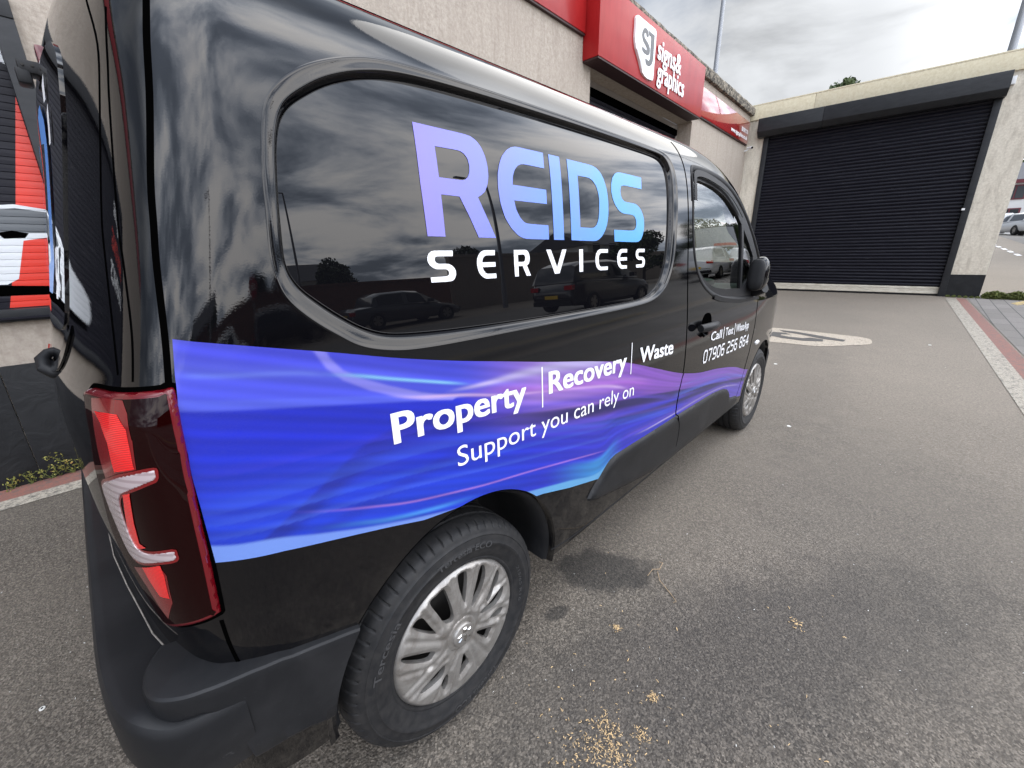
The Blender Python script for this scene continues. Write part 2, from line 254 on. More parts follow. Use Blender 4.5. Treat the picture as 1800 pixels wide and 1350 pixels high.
def autosmooth(o, deg=35):
    me = o.data; bm = bmesh.new(); bm.from_mesh(me)
    for f in bm.faces: f.smooth = True
    for e in bm.edges:
        if len(e.link_faces) == 2 and e.calc_face_angle(0) > math.radians(deg): e.smooth = False
    bm.to_mesh(me); bm.free(); return o
class MB:
    def __init__(s): s.v = []; s.f = []; s.mi = []
    def add(s, v, f, mi=0):
        b = len(s.v); s.v += [tuple(map(float, p)) for p in v]; s.f += [tuple(int(i)+b for i in q) for q in f]; s.mi += [mi]*len(f); return s
    def box(s, x0, x1, y0, y1, z0, z1, mi=0, fr=None):
        P = [(x, y, z) for z in (z0, z1) for y in (y0, y1) for x in (x0, x1)]
        if fr is not None: P = [fr(*p) for p in P]
        return s.add(P, [(0, 2, 3, 1), (4, 5, 7, 6), (0, 1, 5, 4), (2, 6, 7, 3), (0, 4, 6, 2), (1, 3, 7, 5)], mi)
    def tube(s, pts, r, n=10, mi=0, cap=True):
        pts = [np.array(p, float) for p in pts]; rr = r if hasattr(r, '__len__') else [r]*len(pts); V = []; F = []
        for i, p in enumerate(pts):
            d = pts[min(i+1, len(pts)-1)]-pts[max(i-1, 0)]; d /= np.linalg.norm(d); a = np.cross(d, (0, 0, 1) if abs(d[2]) < .9 else (1, 0, 0)); a /= np.linalg.norm(a); b = np.cross(d, a)
            for k in range(n): t = 2*math.pi*k/n; V.append(p+rr[i]*(math.cos(t)*a+math.sin(t)*b))
        for i in range(len(pts)-1):
            for k in range(n): F.append((i*n+k, i*n+(k+1) % n, (i+1)*n+(k+1) % n, (i+1)*n+k))
        if cap: F += [tuple(range(n-1, -1, -1)), tuple(range((len(pts)-1)*n, len(pts)*n))]
        return s.add(V, F, mi)
    def build(s, name, mat, parent=None, bevel=0, smooth=False, seg=2):
        o = mesh(name, s.v, s.f, mat, parent, mi=s.mi)
        if bevel:
            bm = bmesh.new(); bm.from_mesh(o.data); bmesh.ops.remove_doubles(bm, verts=bm.verts, dist=1e-6)
            bmesh.ops.bevel(bm, geom=[e for e in bm.edges if len(e.link_faces) == 2 and e.calc_face_angle(0) > .4], offset=bevel, segments=seg, affect='EDGES', profile=.6, clamp_overlap=True)
            bm.to_mesh(o.data); bm.free()
        if smooth or bevel: autosmooth(o, 40)
        return o


# ---------------------------------------------------------------- van body surface (s: station along the side, v: height on the side)
def pch(xs,ys):
    xs=np.array(xs,float); ys=np.array(ys,float); h=np.diff(xs); d=np.diff(ys)/h
    m=np.zeros(len(xs)); m[0]=d[0]; m[-1]=d[-1]
    for i in range(1,len(xs)-1):
        if d[i-1]*d[i]>0:
            w1=2*h[i]+h[i-1]; w2=h[i]+2*h[i-1]; m[i]=(w1+w2)/(w1/d[i-1]+w2/d[i])
    def f(x):
        x=np.clip(np.asarray(x,float),xs[0],xs[-1]); i=np.clip(np.searchsorted(xs,x,side='right')-1,0,len(xs)-2)
        t=(x-xs[i])/h[i]
        return ((1+2*t)*(1-t)**2)*ys[i]+t*(1-t)**2*h[i]*m[i]+t*t*(3-2*t)*ys[i+1]+t*t*(t-1)*h[i]*m[i+1]
    return f
def nsp(xs,ys):
    # natural cubic spline (C2): smooth reflections
    xs=np.array(xs,float); ys=np.array(ys,float); n=len(xs); h=np.diff(xs)
    A=np.zeros((n,n)); b=np.zeros(n); A[0,0]=A[-1,-1]=1
    for i in range(1,n-1):
        A[i,i-1]=h[i-1]; A[i,i]=2*(h[i-1]+h[i]); A[i,i+1]=h[i]; b[i]=6*((ys[i+1]-ys[i])/h[i]-(ys[i]-ys[i-1])/h[i-1])
    M=np.linalg.solve(A,b)
    def f(x):
        x=np.clip(np.asarray(x,float),xs[0],xs[-1]); i=np.clip(np.searchsorted(xs,x,side='right')-1,0,n-2)
        a=xs[i+1]-x; c=x-xs[i]; H=h[i]
        return M[i]*a**3/(6*H)+M[i+1]*c**3/(6*H)+(ys[i]/H-M[i]*H/6)*a+(ys[i+1]/H-M[i+1]*H/6)*c
    return f
V=[.20,.30,.45,.60,.75,.90,1.05,1.20,1.35,1.48,1.58,1.655,1.72,1.79,1.88,2.1,2.56]
Pz=[.20,.30,.45,.60,.75,.90,1.05,1.20,1.35,1.48,1.578,1.648,1.702,1.748,1.785,1.815,1.83]
PP=[.87,.897,.914,.9215,.924,.9225,.918,.911,.902,.890,.873,.848,.811,.757,.68,.46,0.]
fz=nsp(V,Pz); fP=nsp(V,PP)
# plan contour: s, X, fraction of half width
S_=[-1.42,-1.20,-1.00,-.80,-.68,-.60,-.54,-.49,-.44,-.38,-.30, 2.2,2.5,2.8,3.0,3.2,3.4,3.6,3.8,4.0,4.4]
X_=[-.570,-.5665,-.556,-.538,-.519,-.502,-.483,-.455,-.421,-.3755,-.30, 2.2,2.5,2.798,2.993,3.18,3.35,3.49,3.58,3.63,3.67]
Y_=[0,.235,.45,.665,.79,.872,.928,.965,.984,.9955,1, 1,.998,.987,.972,.94,.88,.735,.56,.35,0]
fX=nsp(S_[:11]+[-.1,.5,1.,1.5,1.9]+S_[11:],X_[:11]+[-.1,.5,1.,1.5,1.9]+X_[11:])
fY=nsp(S_[:11]+[-.1,.5,1.,1.5,1.9]+S_[11:],Y_[:11]+[1]*5+Y_[11:])
fL=pch([.2,.62,.72,.85,1.0,1.08,1.15,1.3,1.4,1.5,1.65,1.8,1.84],[-.03,-.031,-.036,-.042,-.042,-.034,-.015,.02,.041,.061,.087,.15,.21])
KX=[-2,1.3,1.6,1.8,2.0,2.2,2.4,2.6,2.8,3.0,3.2,3.4,3.6,3.8]
KK=[1,1.012,1.005,.972,.892,.76,.6,.44,.275,.165,.12,.05,-.05,-.2]
fK=nsp(KX,KK)
def sm(a,b,x):
    t=np.clip((x-a)/(b-a),0,1); return t*t*(3-2*t)
def body(s,v,off=0.):
    s=np.asarray(s,float); v=np.asarray(v,float)
    z=fz(v); p=fP(v); X=fX(s); k=fK(X)
    zz=np.where(z>1.0,1.0+(z-1.0)*k,z)
    zz=zz+0
    X=X+fL(z)*sm(-.15,-.5,s)
    # windscreen / bonnet bulge toward the centre line
    X=X+ sm(1.6,2.6,s)*(1-sm(3.0,3.6,s))*.28*np.clip(1-(p/.86)**2,0,1)*sm(1.3,1.8,v)
    # front end rounds back above the bumper
    X=X-sm(3.0,3.7,s)*.16*sm(.75,1.3,v)
    return np.stack([X,-fY(s)*p,zz],-1)
def normal(s,v):
    e=1e-4
    a=body(np.add(s,e),v)-body(np.subtract(s,e),v); b=body(s,np.add(v,e))-body(s,np.subtract(v,e))
    n=np.cross(a,b); return n/np.linalg.norm(n,axis=-1,keepdims=True)
def boff(s,v,o):
    return body(s,v)+normal(s,v)*np.asarray(o)[...,None]

# distance of points to a closed polygon, negative inside; also the nearest point
def polysd(P, poly):
    poly = np.asarray(poly, float); A = poly; B = np.roll(poly, -1, 0); out = np.full(len(P), 1e9); near = np.zeros((len(P), 2)); ins = np.zeros(len(P), bool)
    for a, b in zip(A, B):
        d = b-a; L = (d@d) or 1e-12; t = np.clip(((P-a)@d)/L, 0, 1); q = a+t[:, None]*d; r = np.hypot(*(P-q).T)
        m = r < out; out[m] = r[m]; near[m] = q[m]
        c = (a[1] > P[:, 1]) != (b[1] > P[:, 1]); 
        with np.errstate(divide='ignore', invalid='ignore'): xi = (b[0]-a[0])*(P[:, 1]-a[1])/(b[1]-a[1])+a[0]
        ins ^= c & (P[:, 0] < xi)
    return np.where(ins, -out, out), near
def smoothloop(poly, n=8):
    P = np.asarray(poly, float); N = len(P); o = []
    for i in range(N):
        p0, p1, p2, p3 = P[i-1], P[i], P[(i+1) % N], P[(i+2) % N]
        for k in range(n):
            t = k/n; o.append(.5*((2*p1)+(-p0+p2)*t+(2*p0-5*p1+4*p2-p3)*t*t+(-p0+3*p1-3*p2+p3)*t**3))
    return np.array(o)
def offloop(P, d):
    T = np.roll(P, -1, 0)-np.roll(P, 1, 0); T /= np.linalg.norm(T, axis=1)[:, None]; area = .5*np.sum(P[:, 0]*np.roll(P[:, 1], -1)-np.roll(P[:, 0], -1)*P[:, 1])
    Nn = np.c_[T[:, 1], -T[:, 0]]*(1 if area > 0 else -1); return P+Nn*d
def gridmesh(us, vs, keep=None, cuts=()):
    """planar quad grid; keep: polygon to stay inside; cuts: polygons removed. boundary vertices are snapped to the outlines."""
    U, Vv = np.meshgrid(us, vs, indexing='ij'); P = np.c_[U.ravel(), Vv.ravel()]; nu, nv = len(us), len(vs)
    idx = np.arange(nu*nv).reshape(nu, nv); F = np.stack([idx[:-1, :-1], idx[1:, :-1], idx[1:, 1:], idx[:-1, 1:]], -1).reshape(-1, 4)
    C0 = P[F].mean(1); ok = np.ones(len(F), bool); Q = P.copy()
    todo = ([(keep, 1)] if keep is not None else []) + [(c, -1) for c in cuts]
    for poly, sg in todo:
        poly = np.asarray(poly, float); lo = poly.min(0)-.1; hi = poly.max(0)+.1
        m = np.all((C0 > lo) & (C0 < hi), 1); sd = np.full(len(C0), 1.0); sd[m] = polysd(C0[m], poly)[0]
        ok2 = (sd*sg < 0) if sg == 1 else (sd > 0)
        rem = F[ok & ~ok2]; ok &= ok2; kv = np.unique(F[ok]); bv = np.intersect1d(kv, np.unique(rem))
        if len(bv):
            _, near = polysd(P[bv], poly); Q[bv] = near
            # keep sharp corners
            d1 = poly-np.roll(poly, 1, 0); d2 = np.roll(poly, -1, 0)-poly; ang = np.abs(np.arctan2(d1[:, 0]*d2[:, 1]-d1[:, 1]*d2[:, 0], (d1*d2).sum(1)))
            used = set()
            for c in poly[ang > .45]:
                o_ = np.argsort(np.hypot(*(Q[bv]-c).T))
                for k in o_[:4]:
                    if bv[k] not in used: used.add(bv[k]); Q[bv[k]] = c; break
    F = F[ok]; kv = np.unique(F); mp = np.full(len(P), -1); mp[kv] = np.arange(len(kv)); return Q[kv], mp[F]
def boundary(F):
    e = {}
    for f in F:
        n = len(f)
        for i in range(n):
            a, b = int(f[i]), int(f[(i+1) % n]); e[(a, b)] = 1
    return [(a, b) for (a, b) in e if (b, a) not in e]
def patch(name, poly, mat, parent, step=.006, off=.001, skirt=0, holes=(), bev=0, col=None, mirror=False, smooth=True, offf=None, fn=None, us=None):
    """sheet that follows the van's side, cut to an outline given as (s, v)."""
    poly = np.asarray(poly, float); lo, hi = poly.min(0), poly.max(0)
    us = np.arange(lo[0]-step, hi[0]+step*1.01, step) if us is None else us; vs_ = np.arange(lo[1]-step, hi[1]+step*1.01, step)
    Q, F = gridmesh(us, vs_, poly, holes)
    o = np.full(len(Q), float(off))
    if bev: sd, _ = polysd(Q, poly); t = np.clip(-sd/bev, 0, 1); o = off*np.sqrt(np.clip(1-(1-t)**2, 0, 1))
    if offf is not None: o = o+offf(Q)
    V3 = boff(Q[:, 0], Q[:, 1], o) if fn is None else fn(Q[:, 0], Q[:, 1], o)
    F = F[:, ::-1] if False else F
    verts = V3; faces = [tuple(f) for f in F]
    if skirt:
        be = boundary(F); vi = sorted({a for e in be for a in e}); mp = {a: len(V3)+i for i, a in enumerate(vi)}
        low = boff(Q[vi, 0], Q[vi, 1], o[vi]-skirt) if fn is None else fn(Q[vi, 0], Q[vi, 1], o[vi]-skirt)
        verts = np.vstack([V3, low]); faces += [(b, a, mp[a], mp[b]) for a, b in be]
    if mirror == 'only': verts = verts*np.array([1, -1, 1]); faces = [f[::-1] for f in faces]
    ob = mesh(name, verts, faces, mat, parent)
    if smooth: autosmooth(ob, 40)
    if col is not None:
        ca = ob.data.color_attributes.new('Print', 'FLOAT_COLOR', 'POINT'); c = col(Q[:, 0], Q[:, 1]); c = np.c_[c, np.ones(len(c))]
        if len(verts) > len(c): c = np.vstack([c, c[:1].repeat(len(verts)-len(c), 0)])
        ca.data.foreach_set('color', c.astype(np.float32).ravel())
    return ob
def ribbon(name, path, width, off, mat, parent, n=6, offf=None):
    P = np.asarray(path, float); Q = []
    for i in range(len(P)-1):
        p0, p1, p2, p3 = P[max(i-1, 0)], P[i], P[i+1], P[min(i+2, len(P)-1)]
        for k in range(n): t = k/n; Q.append(.5*((2*p1)+(-p0+p2)*t+(2*p0-5*p1+4*p2-p3)*t*t+(-p0+3*p1-3*p2+p3)*t**3))
    Q.append(P[-1]); Q = np.array(Q); T = np.gradient(Q, axis=0); T /= np.linalg.norm(T, axis=1)[:, None]; N_ = np.c_[-T[:, 1], T[:, 0]]
    w = width if hasattr(width, '__len__') else [width]*len(Q); w = np.interp(np.linspace(0, 1, len(Q)), np.linspace(0, 1, len(w)), w)
    A = Q+N_*w[:, None]/2; B = Q-N_*w[:, None]/2; o = np.full(len(Q), float(off))
    if offf is not None: o = o+offf(Q)
    a = boff(A[:, 0], A[:, 1], o); b = boff(B[:, 0], B[:, 1], o); a0 = boff(A[:, 0], A[:, 1], o-.003); b0 = boff(B[:, 0], B[:, 1], o-.003); m = len(Q)
    V3 = np.vstack([a, b, a0, b0]); F = []
    for i in range(m-1): F += [(i, m+i, m+i+1, i+1), (2*m+i, i, i+1, 2*m+i+1), (m+i, 3*m+i, 3*m+i+1, m+i+1)]
    return mesh(name, V3, F, mat, parent)

# 2-D flat shapes (letters, logos) cut into small triangles and mapped by fn(x, y)
def flat_from_loops(loops):
    cu = bpy.data.curves.new('t', 'CURVE'); cu.dimensions = '2D'; cu.fill_mode = 'BOTH'
    for L in loops:
        sp_ = cu.splines.new('POLY'); sp_.points.add(len(L)-1); sp_.use_cyclic_u = True
        for p, q in zip(sp_.points, L): p.co = (q[0], q[1], 0, 1)
    return curve_to_bm(cu)
def curve_to_bm(cu):
    o = bpy.data.objects.new('t', cu); COL.objects.link(o); dg = bpy.context.evaluated_depsgraph_get(); dg.update()
    me = bpy.data.meshes.new_from_object(o.evaluated_get(dg)); bm = bmesh.new(); bm.from_mesh(me); bmesh.ops.remove_doubles(bm, verts=bm.verts, dist=1e-6)
    bpy.data.objects.remove(o); bpy.data.curves.remove(cu); bpy.data.meshes.remove(me); return bm
def text_bm(txt, bold=0.0, space=1.0):
    if bold > 0:     # heavier weight: the glyphs laid over themselves in small steps
        full = bmesh.new(); k = 0
        for dx in (-1, -.33, .33, 1):
            for dy in (-.6, .6):
                b1 = text_bm(txt, 0, space); bmesh.ops.translate(b1, verts=b1.verts, vec=(dx*bold, dy*bold, k*.01)); me = bpy.data.meshes.new('t'); b1.to_mesh(me); b1.free(); full.from_mesh(me); bpy.data.meshes.remove(me); k += 1
        return full
    cu = bpy.data.curves.new('t', 'FONT'); cu.body = txt; cu.size = 1; cu.offset = bold; cu.space_character = space; cu.resolution_u = 4; return curve_to_bm(cu)
def bmbounds(bm):
    P = np.array([v.co[:2] for v in bm.verts]); return P.min(0), P.max(0)
def map_bm(bm, name, fn, mat, parent, cell=None, lift=None):
    if cell:
        lo, hi = bmbounds(bm)
        for ax in (0, 1):
            n = int((hi[ax]-lo[ax])/cell[ax])
            for k in range(1, n+1):
                co = [0, 0, 0]; co[ax] = lo[ax]+k*cell[ax]; no = [0, 0, 0]; no[ax] = 1
                bmesh.ops.bisect_plane(bm, geom=bm.verts[:]+bm.edges[:]+bm.faces[:], plane_co=co, plane_no=no, dist=1e-7)
    P = np.array([v.co[:3] for v in bm.verts]); Q = fn(P[:, 0], P[:, 1]); bm.verts.index_update()
    if P[:, 2].max() > 0:     # stacked layers: lift each a hair towards the viewer side
        l_ = lift if lift is not None else np.array([0, -1, 0]); Q = Q+(P[:, 2]/.01)[:, None]*.00008*(10 if lift is not None else 1)*l_[None]
    fs = []
    for f in bm.faces:
        ids = [v.index for v in f.verts]; a = Q[ids[0]]; n = np.zeros(3)
        for i in range(1, len(ids)-1): n += np.cross(Q[ids[i]]-a, Q[ids[i+1]]-a)
        fs.append(ids)
    bm.free(); return mesh(name, Q, fs, mat, parent)
CAPH = .729
def van_text(txt, name, s0, v0, s1, v1, cap, bold, off, mat, parent, space=1.0):
    """text on the van side: baseline from (s0,v0) to (s1,v1), capital height cap"""
    bm = text_bm(txt, bold, space); lo, hi = bmbounds(bm); caps = CAPHEIGHT[0]; ds, dv = s1-s0, v1-v0
    def fn(x, y):
        t = (x-lo[0])/(hi[0]-lo[0]); h = y/caps*cap; return boff(s0+t*ds, v0+t*dv+h, np.full(len(x), off))
    return map_bm(bm, name, fn, mat, parent, cell=((hi[0]-lo[0])/max(4, (s1-s0)/.03), .25))
_b = text_bm('H'); CAPHEIGHT = [bmbounds(_b)[1][1]]; _b.free()


# ================================================================ SETTING
_gx = [-60, 1.5, 3, 4, 8, 12, 13.4, 14.5, 16, 20, 24, 40, 48, 90, 400]; _gz = [0, 0, .006, .025, .1175, .2115, .25, .30, .40, .70, .96, 1.82, 2.2, 3.3, 6]
gfun = pch(_gx, _gz)
def gz(x, y=None):
    x = np.asarray(x, float); z = gfun(x)
    if y is None: return z
    y = np.asarray(y, float); k = sm(-4, -14, y)*sm(12, 20, x)       # the street beyond stays flatter
    return z*(1-k*.55)
GXS = np.unique(np.concatenate([np.arange(-60, -4, 4), np.arange(-4, 26, .25), np.arange(26, 60, 2), np.arange(60, 401, 20)]))
def sheet(name, poly, mat, dz, **tags):
    """flat-lying outline draped on the ground, cut along x so it follows the slope"""
    bm = bmesh.new(); vs_ = [bm.verts.new((p[0], p[1], 0)) for p in poly]; f = bm.faces.new(vs_)
    if f.normal.z < 0 or True: bm.normal_update(); 
    if f.normal.z < 0: f.normal_flip()
    bmesh.ops.triangulate(bm, faces=bm.faces[:])
    x0, x1 = min(p[0] for p in poly), max(p[0] for p in poly)
    for x in GXS[(GXS > x0) & (GXS < x1)]: bmesh.ops.bisect_plane(bm, geom=bm.verts[:]+bm.edges[:]+bm.faces[:], plane_co=(x, 0, 0), plane_no=(1, 0, 0), dist=1e-6)
    y0, y1 = min(p[1] for p in poly), max(p[1] for p in poly)
    for y in np.arange(-14, -3.9, 1.0):
        if y0 < y < y1: bmesh.ops.bisect_plane(bm, geom=bm.verts[:]+bm.edges[:]+bm.faces[:], plane_co=(0, y, 0), plane_no=(0, 1, 0), dist=1e-6)
    for v in bm.verts: v.co.z = float(gz(v.co.x, v.co.y))+dz
    me = bpy.data.meshes.new(name); bm.to_mesh(me); bm.free(); return tag(link(name, me, mat), **tags)
YS = np.concatenate([np.arange(-300, -20, 20), np.arange(-20, 20, 1), np.arange(20, 301, 20)])
Xg, Yg = np.meshgrid(GXS, YS, indexing='ij'); Zg = gz(Xg, Yg); idx = np.arange(Xg.size).reshape(Xg.shape)
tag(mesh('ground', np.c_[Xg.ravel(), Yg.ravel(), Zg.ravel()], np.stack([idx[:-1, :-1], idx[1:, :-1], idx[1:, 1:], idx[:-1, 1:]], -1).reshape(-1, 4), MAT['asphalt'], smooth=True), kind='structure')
def band(name, ya0, ya1, yb0, yb1, x0, x1, mat, dz): return sheet(name, [(x0, ya0), (x1, ya1), (x1, yb1), (x0, yb0)], mat, dz, kind='structure')
# boundary strip of the forecourt: white line, red band, block paving, kerb, street
LY = lambda x: -2.43+(x-4.4)*.0345      # inner edge of the white line
x0, x1 = -14, 12.75
band('white_line', LY(x0), LY(x1), LY(x0)-.165, LY(x1)-.165, x0, x1, MAT['wline'], .004)
band('red_band', LY(x0)-.165, LY(x1)-.165, LY(x0)-.31, LY(x1)-.31, x0, x1, MAT['rband'], .004)
band('block_pavement', LY(x0)-.31, LY(x1)-.31, LY(x0)-1.05, LY(x1)-1.05, x0, 13.6, MAT['paving'], .005)
band('footway', LY(x0)-1.05, -3.30, LY(x0)-2.2, -4.35, x0, 13.6, MAT['road'], .004)
k_ = MB()
for i in range(28):
    xa = x0+i*1.0; ya = LY(xa)-2.2; yb = LY(xa+.99)-2.2; za, zb = float(gz(xa)), float(gz(xa+.99)); k_.add([(xa, ya, za+.012), (xa+.99, yb, zb+.012), (xa+.99, yb-.13, zb+.012), (xa, ya-.13, za+.012), (xa, ya-.13, za-.1), (xa+.99, yb-.13, zb-.1), (xa, ya, za-.1), (xa+.99, yb, zb-.1)], [(3, 2, 1, 0), (4, 5, 2, 3), (0, 1, 7, 6)])
tag(k_.build('kerb', MAT['kerb']), kind='structure')
band('street', -5.0, -5.0, -12.5, -12.5, -60, 60, MAT['road'], .004)
for i, x in enumerate(np.arange(-20, 30, 2.6)):
    pass
def dashes(name, pts, L, gap, w, mat, dz):
    m_ = MB(); a, b = np.array(pts[0], float), np.array(pts[1], float); D = np.linalg.norm(b-a); u = (b-a)/D; n = np.array([-u[1], u[0]])*w/2; t = 0
    while t+L < D:
        p, q = a+u*t, a+u*(t+L); V = [p-n, q-n, q+n, p+n]; m_.add([(v[0], v[1], float(gz(v[0], v[1]))+dz) for v in V], [(0, 1, 2, 3)]); t += L+gap
    return tag(m_.build(name, mat), kind='structure')
dashes('centre_line_markings', [(-20, -8.6), (14, -8.6)], 1.6, 1.6, .12, MAT['wline'], .0085)
dashes('give_way_markings', [(31.5, -3.98), (22.5, -4.2)], .9, .8, .13, MAT['signwhite'], .008)
sheet('yellow_line', [(12.9, -3.34), (12.2, -3.04), (11.9, -3.10), (12.6, -3.42)], MAT['yline'], .0095, kind='structure')
dashes('edge_line', [(-20, -5.35), (14, -5.35)], 30, .5, .09, MAT['yline'], .0085)
# strip beside the building
WY = lambda x: 2.13+.0169*(x+1)
band('wall_foot_band', WY(-14)-.002, WY(3)-.002, WY(-14)-.20, WY(3)-.20, -14, 3, MAT['rband'], .004); band('wall_foot_white_line', WY(-14)-.20, WY(3)-.20, WY(-14)-.335, WY(3)-.335, -14, 3, MAT['wline'], .004)
# painted emblem on the forecourt
tag(sheet('painted_emblem', [tuple(p) for p in smoothloop([(5.2, .5), (6.9, .42), (7.16, -.02), (7.18, -.35), (7.12, -1.0), (7.08, -1.2), (6.97, -1.31), (6.72, -1.34), (6.58, -1.29), (6.40, -1.12), (6.15, -.85), (6.10, -.5), (6.08, -.1), (6.3, .3)], 3)], MAT['logo'], .004), kind='structure')
for L in ([(7.02, -.20), (7.02, -.42), (6.86, -.78), (6.75, -1.06), (6.62, -1.05), (6.66, -.80), (6.84, -.50), (6.90, -.28)], [(6.82, -.16), (6.84, -.32), (6.74, -.40), (6.70, -.30), (6.62, -.30), (6.56, -.42), (6.56, -.60), (6.66, -.66), (6.62, -.82), (6.48, -.84), (6.38, -.62), (6.42, -.36), (6.52, -.16)]):
    sheet('painted_emblem_letter', L, MAT['logodark'], .0075, kind='structure')

# ---------------------------------------------------------------- workshop building (long facade beside the van)
FN = np.array([-.0168691, .9998577, 0]); FD = 2.146566; FX = np.array([.9998577, .0168691, 0])
def ff(a, d, z):                     # a along the facade, d metres out in front of it, z up
    p = FX*a+FN*(FD-d); return (p[0], p[1], z)
bld = empty('workshop_building', ff(5, 0, 0), label='long pale rendered workshop with red sign boards and lichen covered coping behind the van', cat='building')
fb = lambda a, d, z: ff(a, d, z)
ZW = 4.66
w = MB()
w.box(-14, -3.9, -.30, 0, -.3, ZW, fr=lambda a, d, z: fb(a, d, z)); w.box(-3.9, -.385, -.30, 0, -.3, .985, fr=fb); w.box(-3.9, -.385, -.30, 0, 2.62, ZW, fr=fb)
w.box(-.385, 5.15, -.30, 0, -.3, ZW, fr=fb); w.box(5.15, 8.90, -.30, 0, 3.80, ZW, fr=fb); w.box(8.90, 12.72, -.30, 0, -.3, ZW, fr=fb)
w.box(5.152, 8.898, -2.6, -.302, 4.0, 4.2, fr=fb); w.box(-14, 12.72, -6.0, -5.8, -.3, ZW, fr=fb)
w.build('wall', MAT['wall'], bld)
w = MB(); w.box(5.15, 5.17, -1.2, -.301, 0, 3.8, fr=fb); w.box(8.88, 8.90, -.9, -.301, 0, 3.8, fr=fb); w.box(5.17, 8.88, -.34, -.301, 3.70, 3.797, fr=fb); w.build('reveal', MAT['soffit'], bld)
w = MB()
for a0, a1 in ((-14, -.9), (-.9, .75), (.75, 5.152)): w.box(a0, a1-.004, .0, .022, -.3, .735, fr=fb)
w.build('plinth', MAT['plinth'], bld, bevel=.004)
def coping():
    n = 420; V = []; F = []; rng = np.random.default_rng(3); A = np.linspace(-14, 12.76, n)
    prf = [(-.30, ZW), (.045, ZW-.03), (.075, ZW-.022), (.085, ZW+.03), (.085, ZW+.12), (.07, ZW+.158), (.04, ZW+.165), (-.30, ZW+.17)]
    jit = rng.normal(0, 1, (n, len(prf))); jit = (jit+np.roll(jit, 1, 0)+np.roll(jit, 2, 0))/3
    for i, a in enumerate(A):
        for k, (d, z) in enumerate(prf): V.append(fb(a, d+.004*jit[i, k], z+.004*jit[i, k]))
    m_ = len(prf)
    for i in range(n-1):
        for k in range(m_-1): F.append((i*m_+k, (i+1)*m_+k, (i+1)*m_+k+1, i*m_+k+1))
    return mesh('coping', V, F, MAT['coping'], bld)
coping()
def slats(name, a0, a1, d, z0, z1, pitch, mat, parent, fr, depth=.018, prof=((0, 0), (.35, 1), (.75, 1), (.93, .25), (1, 0))):
    V = []; F = []; rows = []
    n = int(round((z1-z0)/pitch)); ph = (z1-z0)/n
    for i in range(n):
        for t, o in prof[:-1]: rows.append((z0+(i+t)*ph, o*depth))
    rows.append((z1, 0))
    rg = np.random.default_rng(len(rows)); NA = 14; A_ = np.linspace(a0, a1, NA+1); dent = np.cumsum(rg.normal(0, .0011, (len(rows), NA+1)), 1)*.5+rg.normal(0, .0012, (len(rows), 1)); dent = (dent+np.roll(dent, 1, 0)+np.roll(dent, -1, 0))/3*(depth/.018)
    for r_, (z, o) in enumerate(rows): V += [fr(a_, d+o+dent[r_, q_], z+dent[r_, q_]*.8) for q_, a_ in enumerate(A_)]
    for i in range(len(rows)-1):
        for q_ in range(NA): F.append((i*(NA+1)+q_, i*(NA+1)+q_+1, (i+1)*(NA+1)+q_+1, (i+1)*(NA+1)+q_))
    return mesh(name, V, F, mat, parent)
slats('roller_shutter', 5.17, 8.88, -.335, 0, 3.70, .075, MAT['shutter'], bld, fb)
w = MB(); w.box(5.17, 8.88, -.331, -.28, 3.60, 3.70, fr=fb); w.build('shutter_lintel', MAT['gap'], bld)
# printed window shutter at the left
sh = slats('printed_shutter', -3.86, -.47, -.03, 1.055, 2.53, .0385, MAT['shutter'], bld, fb, depth=.004, prof=((0, -1), (.05, 0), (.5, .12), (.95, 0), (1, -1)))
w = MB(); w.box(-3.92, -.385, -.05, .055, 2.53, 2.64, fr=fb); w.box(-.47, -.385, -.05, .05, .985, 2.53, fr=fb); w.box(-3.92, -3.86, -.05, .05, .985, 2.53, fr=fb); w.box(-3.86, -.47, -.05, .045, .985, 1.055, fr=fb); w.build('shutter_frame', MAT['greymetal'], bld, bevel=.006)
w = MB(); w.box(-3.86, -.47, .045, .062, 1.00, 1.012, fr=fb); w.build('shutter_sill_trim', MAT['shutter'], bld)
NS = int(round((2.53-1.055)/.0385)); PHS = (2.53-1.055)/NS
def print_shape(name, poly, mat, lift=.0):
    """printed film following the slats"""
    P = np.array(poly, float); bm = bmesh.new(); bm.faces.new([bm.verts.new((p[0], p[1], 0)) for p in P]); bmesh.ops.triangulate(bm, faces=bm.faces[:])
    for i in range(NS):
        for t in (.0, .05, .5, .95): bmesh.ops.bisect_plane(bm, geom=bm.verts[:]+bm.edges[:]+bm.faces[:], plane_co=(0, 1.055+(i+t)*PHS, 0), plane_no=(0, 1, 0), dist=1e-6)
    def fn(x, z):
        t = ((z-1.055)/PHS) % 1; d = -.03+.004*np.interp(t, [0, .05, .5, .95, 1], [-1, 0, .12, 0, -1])+.0006+lift; p = FX[None]*x[:, None]+FN[None]*(FD-d)[:, None]; return np.c_[p[:, 0], p[:, 1], z]
    return map_bm(bm, name, fn, mat, sh)
print_shape('printed_stripe', [(-.472, 2.18), (-.475, 1.06), (-.775, 1.06), (-.66, 1.43)], MAT['stripered'])
carp = [(-.472, 1.60), (-.62, 1.625), (-.80, 1.600), (-1.0, 1.55), (-1.25, 1.45), (-1.55, 1.41), (-1.72, 1.36), (-1.78, 1.26), (-1.75, 1.20), (-.75, 1.19), (-.70, 1.22), (-.63, 1.43), (-.472, 1.46)]
print_shape('printed_car', carp, MAT['printwhite'], .0004); print_shape('printed_car_window', [(-.472, 1.585), (-.62, 1.605), (-.78, 1.580), (-.93, 1.50), (-.86, 1.465), (-.472, 1.475)], MAT['printgrey'], .0008)
